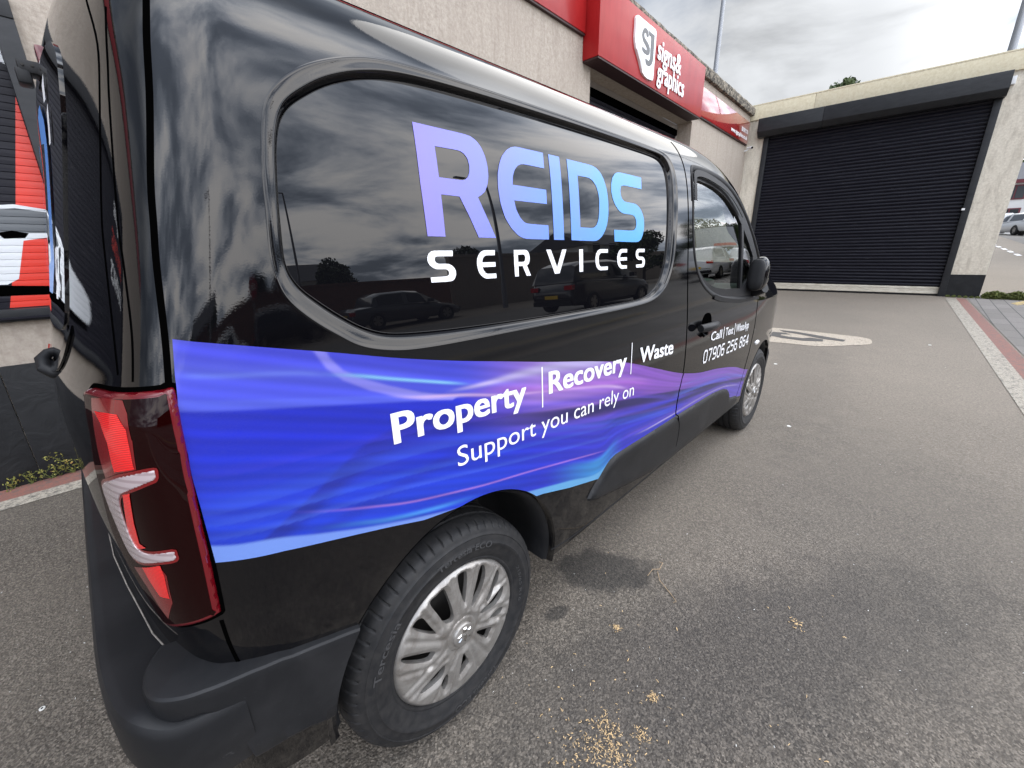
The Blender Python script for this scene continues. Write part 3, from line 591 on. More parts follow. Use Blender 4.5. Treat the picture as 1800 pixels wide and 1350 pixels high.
print_shape('printed_car_mirror', [(-.60, 1.470), (-.66, 1.485), (-.72, 1.470), (-.70, 1.440), (-.62, 1.445)], MAT['gap'], .0012)
print_shape('printed_car_shadow', [(-.472, 1.165), (-.76, 1.185), (-1.7, 1.20), (-1.72, 1.15), (-.472, 1.12)], MAT['gap'], .0008)
print_shape('printed_text', [(-.472, 2.33), (-.52, 2.35), (-.53, 2.44), (-.472, 2.44)], MAT['printwhite'], .0004)
def wall_text(txt, name, a0, z0, a1, hgt, bold, d, mat, parent, frame=fb, sx=1, normal_flip=False):
    bm = text_bm(txt, bold); lo_, hi_ = bmbounds(bm)
    def fn(x, y):
        a = a0+(x-lo_[0])/(hi_[0]-lo_[0])*(a1-a0); z = z0+y/CAPHEIGHT[0]*hgt; return np.array([frame(p, d, q) for p, q in zip(a, z)])
    return map_bm(bm, name, fn, mat, parent, lift=-FN*.3)
for t_, a0, z0, a1, h_, mt in (('signs', -3.4, 2.25, -2.75, .17, 'signwhite'), ('PRINTING', -3.6, 1.95, -2.55, .15, 'stripered'), ('GRAPHICS', -3.6, 1.70, -2.45, .15, 'signwhite')): wall_text(t_, 'printed_text', a0, z0, a1, h_, .02, -.0265, MAT[mt], sh)
# signs
def board(name, a0, a1, z0, z1, d, mat, label, th=None, side=True):
    s_ = MB(); s_.box(a0, a1, .001, d, z0, z1, fr=fb); o = s_.build(name, mat, None, bevel=.004); tag(o, label, 'sign'); 
    u = MB(); u.box(a0+.01, a1-.01, .002, d-.008, z0-.022, z0-.0015, fr=fb); u.build('bottom_trim', MAT['brown'], o); return o
board('sign_board', -13.5, 4.93, 4.06, 4.60, .05, MAT['red'], 'plain long red sign board on the left above the van roof')
sb = board('sign_board', 4.94, 8.66, 3.775, 4.60, .25, MAT['red'], 'large projecting red sign with white shield emblem and words signs and graphics')
s2 = board('sign_board', 8.95, 12.60, 3.95, 4.455, .05, MAT['redgloss'], 'glossy narrow red sign with small white text beside the far corner')
dS = .2535
def shape(name, pts, mat, parent, d, th=.006, frame=fb):
    n = len(pts); V = [frame(a, d+th, z) for a, z in pts]+[frame(a, d, z) for a, z in pts]; return mesh(name, V, [tuple(range(n))]+[(i, (i+1) % n, n+(i+1) % n, n+i) for i in range(n)], mat, parent)
SHL = [(5.90, 4.500), (6.44, 4.502), (6.475, 4.485), (6.488, 4.45), (6.488, 3.885), (6.465, 3.850), (6.30, 3.835), (6.20, 3.845), (6.12, 3.875), (6.065, 3.93), (6.03, 3.975), (5.94, 4.06), (5.885, 4.11), (5.855, 4.165), (5.838, 4.23), (5.836, 4.45), (5.85, 4.485)]
sd0 = shape('shield_emblem', SHL, MAT['signwhite'], sb, .250, .030)
shape('folded_corner', [(5.895, 4.105), (6.082, 4.096), (6.100, 3.90), (6.04, 3.965)], MAT['foldgrey'], sb, .2802, .003)
def tr(L): return L
shape('letter_s', [(6.055, 4.375), (6.085, 4.405), (6.12, 4.418), (6.172, 4.419), (6.212, 4.400), (6.235, 4.363), (6.225, 4.335), (6.174, 4.332), (6.157, 4.362), (6.12, 4.362), (6.100, 4.345), (6.100, 4.318), (6.115, 4.300), (6.24, 4.262), (6.282, 4.235), (6.304, 4.200), (6.304, 4.165), (6.285, 4.138), (6.251, 4.119), (6.152, 4.115), (6.10, 4.122), (6.076, 4.135), (6.060, 4.160), (6.064, 4.178), (6.19, 4.164), (6.205, 4.176), (6.205, 4.195), (6.198, 4.203), (6.09, 4.245), (6.052, 4.273), (6.034, 4.310), (6.036, 4.345)], MAT['signgrey'], sb, .2801, .004)
shape('letter_j', [(6.234, 4.416), (6.412, 4.416), (6.425, 4.41), (6.430, 4.15), (6.425, 4.10), (6.395, 4.045), (6.345, 4.010), (6.299, 3.996), (6.245, 3.994), (6.205, 4.010), (6.182, 4.045), (6.184, 4.064), (6.275, 4.056), (6.305, 4.070), (6.328, 4.10), (6.330, 4.14), (6.320, 4.360), (6.312, 4.370), (6.255, 4.370)], MAT['signgrey'], sb, .2801, .004)
wall_text('signs&', 'sign_lettering', 6.605, 4.185, 7.52, 0.265, .022, dS+.012, MAT['signwhite'], sb); wall_text('graphics', 'sign_lettering', 6.640, 3.905, 7.72, 0.265, .022, dS+.012, MAT['signwhite'], sb)
wall_text('028 8772 7770', 'sign_lettering', 11.95, 4.17, 12.50, .085, .03, .052, MAT['signwhite'], s2); wall_text('www.sjgraphics.co.uk', 'sign_lettering', 11.15, 4.035, 12.50, .085, .03, .052, MAT['signwhite'], s2)
cc = empty('security_camera', ff(12.56, .10, 3.86), label='small white bullet security camera under the end of the glossy red sign', cat='camera')
q = MB(); q.tube([ff(12.58, 0, 3.80), ff(12.58, .07, 3.82)], .018, 8); q.tube([ff(12.58, .07, 3.81), ff(12.55, .10, 3.855)], .014, 8); q.build('bracket', MAT['signwhite'], cc); q = MB(); q.tube([ff(12.62, .06, 3.865), ff(12.50, .20, 3.845)], .034, 14); q.build('housing', MAT['signwhite'], cc, smooth=True); q = MB(); q.tube([ff(12.5005, .1995, 3.845), ff(12.492, .209, 3.844)], .027, 14); q.build('lens', MAT['gap'], cc)

# ---------------------------------------------------------------- garage at the end of the forecourt
GNn = np.array([.998688, .051208, 0]); GY = np.array([-.051208, .998688, 0]); GD = float(np.dot(GNn, (13.0555, -1.9993, 0)))
def gg(a, d, z): p = GY*a+GNn*(GD-d); return (p[0], p[1], z)
_a = lambda x, y: float(np.dot(GY, (x, y, 0)))
aL, aR = _a(12.895, 1.13), _a(13.055, -1.999)          # door visible edges at the bottom
A_l, A_r, A_pe, A_far = 1.245, -2.668, -3.332, 6.0
A_l = _a(12.855, 1.908)+0; A_r = _a(13.057, -2.03); A_pe = _a(13.09, -2.66)
gar = empty('garage_building', gg(0, 0, .2), label='cream rendered flat roofed garage with a wide black roller door', cat='building')
w = MB(); w.box(A_l+.10, 2.62, -6, 0, -.2, 4.54, fr=gg); w.box(A_pe, A_r-.10, -.60, 0, .72, 4.54, fr=gg); w.box(A_r-.10, A_l+.10, -6, -.062, 4.05, 4.54, fr=gg); w.box(A_pe, A_r-.12, -6, -.6, -.2, 4.54, fr=gg); w.build('wall', MAT['cream'], gar)
w = MB(); w.box(A_pe-.005, A_r-.10, -.61, .006, -.2, .72, fr=gg); w.build('plinth', MAT['plinth'], gar)
w = MB(); w.box(A_pe-.10, .35, -6, .05, 4.54, 4.87, fr=gg); w.box(.355, 2.60, -6, .05, 4.545, 4.885, fr=gg); w.box(A_pe-.11, 2.60, -6, .056, 4.87, 4.90, fr=gg); w.build('parapet', MAT['parapet'], gar, bevel=.006)
rs = slats('roller_shutter', A_r-.02, A_l+.02, -.06, .44, 4.2, .0745, MAT['shutter'], gar, gg, depth=.022, prof=((0, 0), (.25, .75), (.5, 1), (.75, .75), (.96, 0), (1, -.3)))
w = MB()
for k, (z0, z1, dd) in enumerate(((.285, .335, .0), (.337, .385, -.006), (.387, .438, .0))): w.box(A_r+.01, A_l-.01, -.10, -.035+dd, z0, z1, fr=gg)
w.build('bottom_bar', MAT['creambar'], gar, bevel=.004); w = MB(); w.box(A_r+.01, A_l-.01, -.10, -.04, .20, .283, fr=gg); w.build('bottom_seal', MAT['rubber'], gar)
w = MB(); w.box(.52, .66, -.041, -.036, .225, .265, fr=gg); w.build('warning_sticker', MAT['amber'], gar)
for a0, a1 in ((A_r-.10, A_r+.015), (A_l-.015, A_l+.10)): w = MB(); w.box(a0, a1, -.05, .04, .2, 4.12, fr=gg); w.build('guide_rail', MAT['greymetal'], gar, bevel=.005)
w = MB(); w.box(A_r-.02, A_r+.03, .041, .046, 2.05, 2.09, fr=gg); w.build('latch_plate', MAT['signwhite'], gar)
w = MB()
hx = [(0.001, 4.53), (.30, 4.50), (.31, 4.47), (.31, 4.20), (.20, 4.09), (.001, 4.09)]
for a0, a1 in ((A_r-.12, .10), (.104, A_l+.22)):
    n = len(hx); w.add([gg(a0, d, z) for d, z in hx]+[gg(a1, d, z) for d, z in hx], [tuple(range(n)), tuple(range(2*n-1, n-1, -1))]+[(i, n+i, n+(i+1) % n, (i+1) % n) for i in range(n)])
w.build('shutter_box', MAT['greymetal'], gar, bevel=.006)
w = MB(); w.box(A_r-.20, A_r-.125, .001, .09, 4.30, 4.44, fr=gg); w.build('vent_cap', MAT['signwhite'], gar, bevel=.01)
w = MB(); w.tube([gg(2.36, .02, 4.44), gg(1.95, .32, 4.50)], .012, 6); w.build('cable', MAT['gap'], gar)

# ---------------------------------------------------------------- plants
def leafcloud(name, centers, n, size, mat, parent=None, tagkw=None, spread=1.0, seed=0, flat=.35):
    rng = np.random.default_rng(seed); C_ = np.array([c[0] for c in centers]); Rr = np.array([c[1] for c in centers]); wgt = Rr**2; wgt = wgt/wgt.sum(); ci = rng.choice(len(C_), n, p=wgt)
    d = rng.normal(size=(n, 3)); d /= np.linalg.norm(d, axis=1)[:, None]; rr = Rr[ci]*(.55+.5*rng.random(n)**.6); p = C_[ci]+d*rr[:, None]*np.array([1, 1, .85])
    a = rng.normal(size=(n, 3)); a /= np.linalg.norm(a, axis=1)[:, None]; b = np.cross(a, rng.normal(size=(n, 3))); b /= np.linalg.norm(b, axis=1)[:, None]; s_ = size*(.6+.8*rng.random(n))[:, None]
    V = np.stack([p-a*s_, p+b*s_*.5, p+a*s_, p-b*s_*.5], 1).reshape(-1, 3); F = np.arange(4*n).reshape(n, 4); return mesh(name, V, F, mat, parent)
def tree(loc, h, r, label, seed, group=None, n=9000, leaf=.16):
    t = empty('tree', loc, label=label, cat='tree', group=group); rng = np.random.default_rng(seed); x, y, z = loc; q = MB(); q.tube([(x, y, z-.3), (x+.05, y, z+h*.25), (x-.05, y+.1, z+h*.55), (x, y, z+h*.8)], [h*.035, h*.028, h*.018, h*.006], 8); cs = []
    for k in range(16):
        a = rng.random()*6.28; hh = h*(.38+.55*rng.random()); rad = r*(.25+.65*rng.random())*(1-.5*max(0, hh/h-.7)/.3); c = (x+rad*math.cos(a), y+rad*math.sin(a), z+hh); cs.append((c, r*(.26+.2*rng.random()))); q.tube([(x, y, z+hh*.6), tuple((np.array(c)+(x, y, z+hh*.7))/2), c], [h*.012, h*.007, h*.003], 5)
    q.build('trunk', MAT['bark'], t); leafcloud('crown', cs, n, leaf, MAT['leaf'], t, seed=seed)
def weed(loc, h, n, label, seed, yellow=True):
    t = empty('weed', loc, label=label, cat='weed', group=None); rng = np.random.default_rng(seed); q = MB(); cs = []
    for k in range(n):
        a = rng.random()*6.28; l = h*(.5+.6*rng.random()); e = np.array(loc)+np.array([math.cos(a)*l*.5, math.sin(a)*l*.4, l]); mid = (np.array(loc)+e)/2+rng.normal(0, .02, 3); q.tube([tuple(loc), tuple(mid), tuple(e)], [.003, .002, .001], 4); cs.append((tuple(e), l*.22)); cs.append((tuple(mid), l*.22))
    q.build('stem', MAT['moss'], t); leafcloud('foliage', cs, n*16, .007, MAT['leafy' if yellow else 'leaf'], t, seed=seed)
for i, (px, py, h_, lb) in enumerate(((-1.06, 2.09, .10, 'low straggly yellow weed at the wall foot, leftmost in the photo'), (-.98, 2.10, .12, 'reddish yellow weed at the wall foot, second from the left'), (-.90, 2.10, .15, 'taller yellow weed at the black wall foot, just left of the van rear door'), (-.86, 2.11, .12, 'thin weed close to the van rear door at the wall foot'), (-.80, 2.10, .18, 'green and yellow weed beside the rear door edge'), (-.74, 2.11, .13, 'weed at the wall foot almost hidden by the tail light'))): weed((px, py, .003), h_*.8, 4, lb, 20+i)
mo = leafcloud('moss_strip', [((-1.15+.09*k, 2.105, .008), .03) for k in range(8)], 300, .005, MAT['moss'], None, seed=5); tag(mo, kind='stuff')
wd = leafcloud('grass_tuft', [((12.95, -2.78-.10*k, float(gz(12.95))+.05), .10+.03*math.sin(k*2)) for k in range(6)], 2600, .03, MAT['moss'], None, seed=8); tag(wd, kind='stuff')
wd = leafcloud('grass_tuft', [((12.98-.02*k, -2.18-.09*k, float(gz(12.95))+.015), .035) for k in range(6)], 700, .014, MAT['moss'], None, seed=9); tag(wd, kind='stuff')

# ---------------------------------------------------------------- small things on the ground
rng = np.random.default_rng(4)
def scatter(name, cens, n, size, mat, label=None, seed=0, kind=None, cat=None):
    rg = np.random.default_rng(seed); V = []; F = []
    for i in range(n):
        c = cens[rg.integers(len(cens))] if i > 0 else cens[0]; x = c[0]+rg.normal(0, c[2]); y = c[1]+rg.normal(0, c[2]); a = rg.random()*6.28; L = size*(.4+1.2*rg.random()); w_ = size*(.12+.15*rg.random()); z = float(gz(x))+.003+.012*rg.random()*math.exp(-((x-c[0])**2+(y-c[1])**2)/(c[2]**2)); u = np.array([math.cos(a), math.sin(a), rg.normal(0, .25)]); n_ = np.array([-math.sin(a), math.cos(a), rg.normal(0, .3)]); p = np.array([x, y, z]); k = len(V)
        m1 = p+n_*w_*.5+np.array([0, 0, L*.15]); V += [p-u*L/2-n_*w_/2, p-n_*w_*.5+np.array([0, 0, L*.2]), p+u*L/2-n_*w_/2, p+u*L/2+n_*w_/2, m1+n_*w_*.5, p-u*L/2+n_*w_/2]; F += [(k, k+1, k+4, k+5), (k+1, k+2, k+3, k+4)]
    o = mesh(name, V, F, mat); return tag(o, label, cat, None, kind)
scatter('wood_shavings', [(.225, -1.245, .022), (.25, -1.215, .02), (.17, -1.235, .02), (.30, -1.30, .013), (.19, -1.29, .02), (.12, -1.20, .03), (.21, -1.24, .09), (.21, -1.24, .05)], 480, .006, MAT['wood'], kind='stuff', seed=1)
scatter('wood_shavings', [(.421, -1.275, .008), (.425, -1.278, .010)], 60, .006, MAT['wood'], kind='stuff', seed=2); scatter('wood_shavings', [(.562, -1.067, .007)], 50, .006, MAT['wood'], kind='stuff', seed=3); scatter('wood_shavings', [(1.02, -1.541, .010), (1.03, -1.535, .012)], 26, .008, MAT['wood'], kind='stuff', seed=6)
scatter('wood_shavings', [(.5, -1.25, .35), (.25, -1.15, .16), (.6, -1.6, .5)], 80, .008, MAT['wood'], kind='stuff', seed=7)
scatter('gravel_specks', [(1.5, -1.6, 1.0), (3.5, -1.5, 1.6), (.3, -1.3, .5), (-.9, .4, .4)], 420, .005, MAT['chip'], kind='stuff', seed=12)
for k, (lb, P_) in enumerate((('thin forked pale twig on the asphalt beyond the damp patch', [(.985, -1.035), (.985, -1.05), (.945, -1.055), (.92, -1.035), (.875, -1.035)]), ('longer thin pale twig lying nearest the wheel side', [(.925, -1.055), (.88, -1.085), (.845, -1.15), (.82, -1.18), (.812, -1.172)]))):
    q = MB(); q.tube([(x, y, .006+.004*(i % 2)) for i, (x, y) in enumerate(P_)], [.0016, .0018, .0016, .0014, .001], 6); tag(q.build('twig', MAT['twig']), lb, 'twig')
q = MB(); q.tube([(-.887, .07, .002), (-.887, .07, .005)], .007, 16); wsr = q.build('washer', MAT['chip']); tag(wsr, 'small white round washer on the asphalt behind the rear bumper', 'washer'); q = MB(); q.tube([(-.887, .07, .0051), (-.887, .07, .0058)], .003, 10); q.build('washer_hole', MAT['gap'], wsr)
def chip(x, y, s_, lb):
    V = [(x+s_*math.cos(t)*(.7+.4*math.sin(3*t)), y+s_*math.sin(t)*.8, float(gz(x))+.005) for t in np.linspace(0, 6.28, 9)[:-1]]; n = 8; V2 = [(v[0], v[1], v[2]-.006) for v in V]; tag(mesh('litter_scrap', V+V2, [tuple(range(n))]+[(i, n+i, n+(i+1) % n, (i+1) % n) for i in range(n)], MAT['chip']), lb, 'litter')
from itertools import count
chip(4.9, -.62, .022, 'white scrap of litter on the asphalt below the painted emblem'); chip(3.05, -1.12, .018, 'pale scrap of litter on the asphalt beside the front wheel'); chip(7.0, -1.9, .02, 'tiny white scrap on the asphalt right of the painted emblem')

# ---------------------------------------------------------------- poles
def lamp_post(x, y, z0, h, r, label):
    t = empty('lamp_post', (x, y, z0), label=label, cat='lamp post'); q = MB(); q.tube([(x, y, z0), (x, y, z0+1.2)], r*1.35, 12); q.tube([(x, y, z0+1.2), (x, y, z0+h)], [r, r*.55], 12); q.build('pole', MAT['galv'], t, smooth=True)
    q = MB(); q.tube([(x, y, z0+h), (x-.6, y-.5, z0+h+.12)], r*.5, 8); q.build('arm', MAT['galv'], t); q = MB(); q.box(x-1.05, x-.55, y-.65, y-.45, z0+h+.06, z0+h+.18); q.build('lamp_head', MAT['galv'], t, bevel=.03)
lamp_post(21.8, 6.85, .8, 11.5, .15, 'grey lamp post rising behind the stone coping'); lamp_post(22, -2.35, .8, 11, .14, 'grey lamp post rising behind the garage at the right edge')


# ================================================================ THE VAN
van = empty('parked_van', (1.4, 0, 0), label='glossy black panel van with blue and purple wave graphics and REIDS lettering', cat='van')
PB = smoothloop([(-.290, 1.30), (-.291, 1.35), (-.287, 1.416), (-.276, 1.48), (-.253, 1.521), (-.203, 1.555), (-.146, 1.586), (-.09, 1.608), (-.01, 1.626), (.12, 1.636), (.35, 1.643), (.65, 1.647), (.95, 1.646), (1.05, 1.643), (1.085, 1.630), (1.103, 1.60), (1.109, 1.55), (1.108, 1.47), (1.103, 1.37), (1.091, 1.28), (1.07, 1.23), (1.04, 1.194), (1.0, 1.172), (.95, 1.156), (.86, 1.146), (.66, 1.145), (.3, 1.149), (.07, 1.155), (-.06, 1.162), (-.126, 1.170), (-.17, 1.186), (-.207, 1.210), (-.245, 1.240), (-.275, 1.268)], 8)
PA = smoothloop([(-.3155, 1.38), (-.312, 1.45), (-.304, 1.495), (-.290, 1.526), (-.265, 1.550), (-.218, 1.580), (-.152, 1.611), (-.095, 1.632), (-.02, 1.645), (.12, 1.653), (.35, 1.6585), (.65, 1.661), (.95, 1.661), (1.06, 1.656), (1.108, 1.643), (1.135, 1.610), (1.146, 1.55), (1.146, 1.46), (1.139, 1.36), (1.124, 1.275), (1.10, 1.222), (1.065, 1.180), (1.015, 1.154), (.95, 1.138), (.86, 1.131), (.66, 1.128), (.3, 1.128), (.07, 1.129), (-.06, 1.132), (-.126, 1.139), (-.185, 1.156), (-.227, 1.184), (-.267, 1.216), (-.297, 1.248), (-.311, 1.280), (-.316, 1.32)], 8)
def polres(L, n=420):
    c = np.array([.40, 1.39]); k = np.array([.7, .25]); q = (L-c)/k; a = np.unwrap(np.arctan2(q[:, 1], q[:, 0])); r = np.hypot(q[:, 0], q[:, 1])
    if a[-1] < a[0]: a = a[::-1]; r = r[::-1]
    a3 = np.concatenate([a+2*math.pi*k_ for k_ in range(-3, 4)]); r3 = np.tile(r, 7); t = np.linspace(0, 2*math.pi, n, endpoint=False)-math.pi/2; rr = np.interp(t, a3, r3); rr = (rr+np.roll(rr, 1)*.5+np.roll(rr, -1)*.5)/2; return c+k*np.c_[rr*np.cos(t), rr*np.sin(t)]
PB = polres(PB); PA = polres(PA)
ARCHR = [(.022+.372*math.cos(t), .355+.378*math.sin(t)) for t in np.linspace(-math.pi, math.pi, 97)[:-1]]
ARCHF = [(2.785+.372*math.cos(t), .325+.372*math.sin(t)) for t in np.linspace(-math.pi, math.pi, 97)[:-1]]
WINO = smoothloop([(1.303, 1.50), (1.306, 1.58), (1.318, 1.622), (1.36, 1.636), (1.546, 1.640), (1.75, 1.636), (1.96, 1.612), (2.15, 1.575), (2.30, 1.50), (2.40, 1.40), (2.43, 1.25), (2.43, 1.10), (2.36, 1.066), (2.2, 1.060), (2.0, 1.060), (1.72, 1.080), (1.53, 1.130), (1.41, 1.195), (1.34, 1.28), (1.308, 1.39)], 5)
GLASS = [(1.322, 1.583), (1.389, 1.588), (1.555, 1.582), (1.70, 1.565), (1.814, 1.54), (1.927, 1.512), (1.99, 1.492), (2.035, 1.125), (1.784, 1.125), (1.65, 1.137), (1.56, 1.155), (1.475, 1.187), (1.41, 1.225), (1.36, 1.275), (1.329, 1.34), (1.32, 1.45)]
QGLASS = [(2.035, 1.478), (2.15, 1.435), (2.25, 1.38), (2.245, 1.30), (2.19, 1.22), (2.12, 1.16), (2.06, 1.13)]
WSCR = [(1.83, 1.755), (2.80, 1.755), (2.80, 2.70), (1.83, 2.70)]
A_in = offloop(PA, -.002)
def body_half(name, us, vs_, sgn):
    cuts = [A_in if sgn < 0 else PB*0-9, ARCHR, ARCHF, WINO, WSCR]
    if sgn > 0: cuts = cuts[1:]
    Q, F = gridmesh(us, vs_, None, cuts); V3 = boff(Q[:, 0], Q[:, 1], np.zeros(len(Q)))
    V3[:, 1] = np.where(Q[:, 1] > 2.55, 0, V3[:, 1])
    if sgn > 0: V3 = V3*np.array([1, -1, 1]); F = F[:, ::-1]
    o = mesh(name, V3, F, MAT['paint'], van, smooth=True); return o
us = np.concatenate([np.arange(-1.42, -.56, .012), np.arange(-.56, 1.3, .0065), np.arange(1.3, 2.6, .01), np.arange(2.6, 4.401, .02)])
vs_ = np.concatenate([np.arange(.335, 1.75, .0065), np.arange(1.75, 2.57, .03)]); vs_[-1] = 2.56
body_half('body', us, vs_, -1)
body_half('body', np.arange(-1.42, 4.41, .03), np.concatenate([np.arange(.335, 1.75, .02), np.linspace(1.75, 2.56, 24)]), 1)
# pressed recess around the side panel
def loops_mesh(name, base, prof, mat, parent, flip=False):
    V3 = []; n = len(base)
    for d, o in prof: L = offloop(base, d); V3.append(boff(L[:, 0], L[:, 1], np.full(n, o)))
    F = [(i*n+k, (i+1)*n+k, (i+1)*n+(k+1) % n, i*n+(k+1) % n) for i in range(len(prof)-1) for k in range(n)]
    if flip: F = [f[::-1] for f in F]
    return mesh(name, np.vstack(V3), F, mat, parent, smooth=True)
def ring2(name, specs, mat, parent):
    V3 = [boff(L[:, 0], L[:, 1], np.full(len(L), o)) for L, o in specs]; n = len(PA); F = [(i*n+k, i*n+(k+1) % n, (i+1)*n+(k+1) % n, (i+1)*n+k) for i in range(len(specs)-1) for k in range(n)]
    return mesh(name, np.vstack(V3), F, mat, parent, smooth=True)
LP = lambda t: PA+(PB-PA)*t
ring2('panel_surround', [(offloop(PA, .003), .0004), (offloop(PA, .001), .0007), (PA, .0006), (LP(.06), .0), (LP(.14), -.0008), (LP(.26), -.0017), (LP(.42), -.0026), (LP(.58), -.0034), (LP(.68), -.0040), (LP(.73), -.0050), (LP(.76), -.0066)], MAT['paint'], van)
ring2('panel_seal', [(LP(.755), -.0064), (LP(.80), -.0085), (LP(.90), -.0165), (LP(.96), -.0205), (LP(1.0), -.0212), (LP(1.015), -.0190)], MAT['panel'], van)
PD = -.018
patch('side_window_panel', LP(.99), MAT['panel'], van, step=.009, off=PD)
ring2('panel_edge_trim', [(LP(.985), PD-.001), (LP(.995), PD+.0008), (LP(1.02), PD+.0008), (LP(1.03), PD-.0003)], MAT['paint'], van)
# seams
FT = {k: [tuple(p) for p in v] for k, v in {"LO": [[-0.6648, 1.1181], [-0.6575, 1.126], [-0.6427, 1.1307], [-0.5957, 1.1328], [-0.5399, 1.136], [-0.4963, 1.1387], [-0.4693, 1.1407], [-0.4645, 1.1379], [-0.4614, 1.1308], [-0.4513, 1.0915], [-0.446, 1.0257], [-0.4507, 0.9345], [-0.456, 0.8397], [-0.4635, 0.7755], [-0.4672, 0.768], [-0.4833, 0.7625], [-0.5314, 0.7472], [-0.572, 0.7335], [-0.6014, 0.7351], [-0.6301, 0.7907], [-0.6644, 0.8385], [-0.6846, 0.8956], [-0.6595, 0.97], [-0.6382, 1.0489], [-0.6473, 1.0918]], "R1": [[-0.6022, 1.1037], [-0.5668, 1.1062], [-0.5411, 1.1066], [-0.5239, 1.0873], [-0.5205, 1.0568], [-0.519, 1.0324], [-0.5596, 1.024], [-0.5653, 1.0647], [-0.5807, 1.0911]], "CLR": [[-0.6217, 0.9922], [-0.5784, 1.0098], [-0.5506, 1.0196], [-0.5169, 1.0281], [-0.4907, 1.0323], [-0.4877, 1.0273], [-0.4905, 1.0163], [-0.5035, 1.0109], [-0.5539, 0.9905], [-0.5704, 0.9757], [-0.5776, 0.949], [-0.5756, 0.9163], [-0.5658, 0.8978], [-0.5426, 0.8938], [-0.4985, 0.901], [-0.4948, 0.8945], [-0.4977, 0.8832], [-0.5293, 0.8766], [-0.5876, 0.8644], [-0.6136, 0.8799], [-0.6248, 0.9224], [-0.6299, 0.9594]], "R2": [[-0.5549, 0.9897], [-0.5389, 0.9943], [-0.5514, 0.9433], [-0.5558, 0.9074], [-0.5435, 0.9019], [-0.5638, 0.8947], [-0.5846, 0.8987], [-0.5731, 0.9404]], "R3": [[-0.574, 0.8578], [-0.5267, 0.8729], [-0.5252, 0.8536], [-0.5317, 0.8104], [-0.5524, 0.8093], [-0.5648, 0.8359]], "GAP": [[-0.4884, 1.6277], [-0.4951, 1.5559], [-0.5008, 1.4196], [-0.4982, 1.3535], [-0.4944, 1.3], [-0.4811, 1.2036], [-0.474, 1.1415]], "L1": [[-0.5573, 1.6236], [-0.5664, 1.5588], [-0.5733, 1.4931], [-0.5642, 1.3635], [-0.5507, 1.2976], [-0.5358, 1.2154]], "L2": [[-0.616, 1.6484], [-0.5903, 1.5822], [-0.6057, 1.4976], [-0.6156, 1.3783], [-0.6071, 1.3116], [-0.5662, 1.1572]], "GLOW": [[-0.4703, 0.7504], [-0.4721, 0.6996], [-0.4697, 0.6537], [-0.4631, 0.6357]], "VL": [[-0.4731, 1.2047], [-0.4693, 1.1573], [-0.4604, 1.1102], [-0.4502, 1.0433], [-0.4504, 0.966], [-0.452, 0.8622]], "VBOT": [[-0.4525, 0.8602], [-0.3513, 0.8354], [-0.222, 0.7918], [-0.1027, 0.7517], [-0.0155, 0.7363]], "STRIP": [[-0.453, 0.8895], [-0.3785, 0.8676], [-0.3066, 0.8359], [-0.2206, 0.8007], [-0.1453, 0.7747], [-0.0518, 0.7488]], "BODYLOW": [[-0.6274, 0.6464], [-0.6212, 0.5984], [-0.5493, 0.6228], [-0.4758, 0.6422], [-0.4547, 0.6284], [-0.3799, 0.6138], [-0.3027, 0.5841]], "R0": [[-0.6199, 1.1193], [-0.5707, 1.1254], [-0.5334, 1.1257], [-0.5232, 1.1085], [-0.5161, 1.0695], [-0.5163, 1.0317], [-0.5529, 1.0229], [-0.5964, 1.0067], [-0.6026, 1.0448], [-0.6082, 1.0908]], "R5": [[-0.612, 0.8443], [-0.5292, 0.8737], [-0.5214, 0.854], [-0.5295, 0.8019], [-0.5591, 0.7594], [-0.5687, 0.7746], [-0.5868, 0.8159]]}.items()}
ribbon('rear_quarter_seam', [(-.484, 1.71)]+FT['GAP'], .0105, .0006, MAT['gap'], van)
ribbon('rear_quarter_seam', FT['GLOW'], .007, .0006, MAT['gap'], van)
ribbon('rear_door_seam', FT['L1']+[(-.532, 1.150)], .003, .0006, MAT['gap'], van)
ribbon('rear_door_seam', FT['L2'], .0035, .0006, MAT['gap'], van)
SEAM = [(1.235, 1.735), (1.238, 1.64), (1.246, 1.50), (1.256, 1.354), (1.262, 1.276), (1.278, 1.153), (1.292, 1.067), (1.306, .931), (1.310, .82), (1.300, .762), (1.280, .70), (1.274, .64), (1.276, .60), (1.290, .562), (1.312, .52), (1.320, .47), (1.318, .41)]
clad_off = lambda Q: np.where((Q[:, 1] < .585) & (Q[:, 0] > .8) & (Q[:, 0] < 1.95) & (Q[:, 1] > .40), .0135, 0.0)
ribbon('front_door_seam', SEAM, .0052, .0012, MAT['gap'], van, offf=clad_off)
ribbon('front_door_seam', [(2.405, 1.02), (2.410, .903), (2.408, .843), (2.395, .776), (2.375, .687), (2.345, .60), (2.316, .50), (2.290, .41)], .0055, .0012, MAT['gap'], van)
ribbon('roof_seam', [(-.45, 1.79), (.2, 1.80), (1.0, 1.805), (1.6, 1.81)], .006, .0004, MAT['gap'], van)
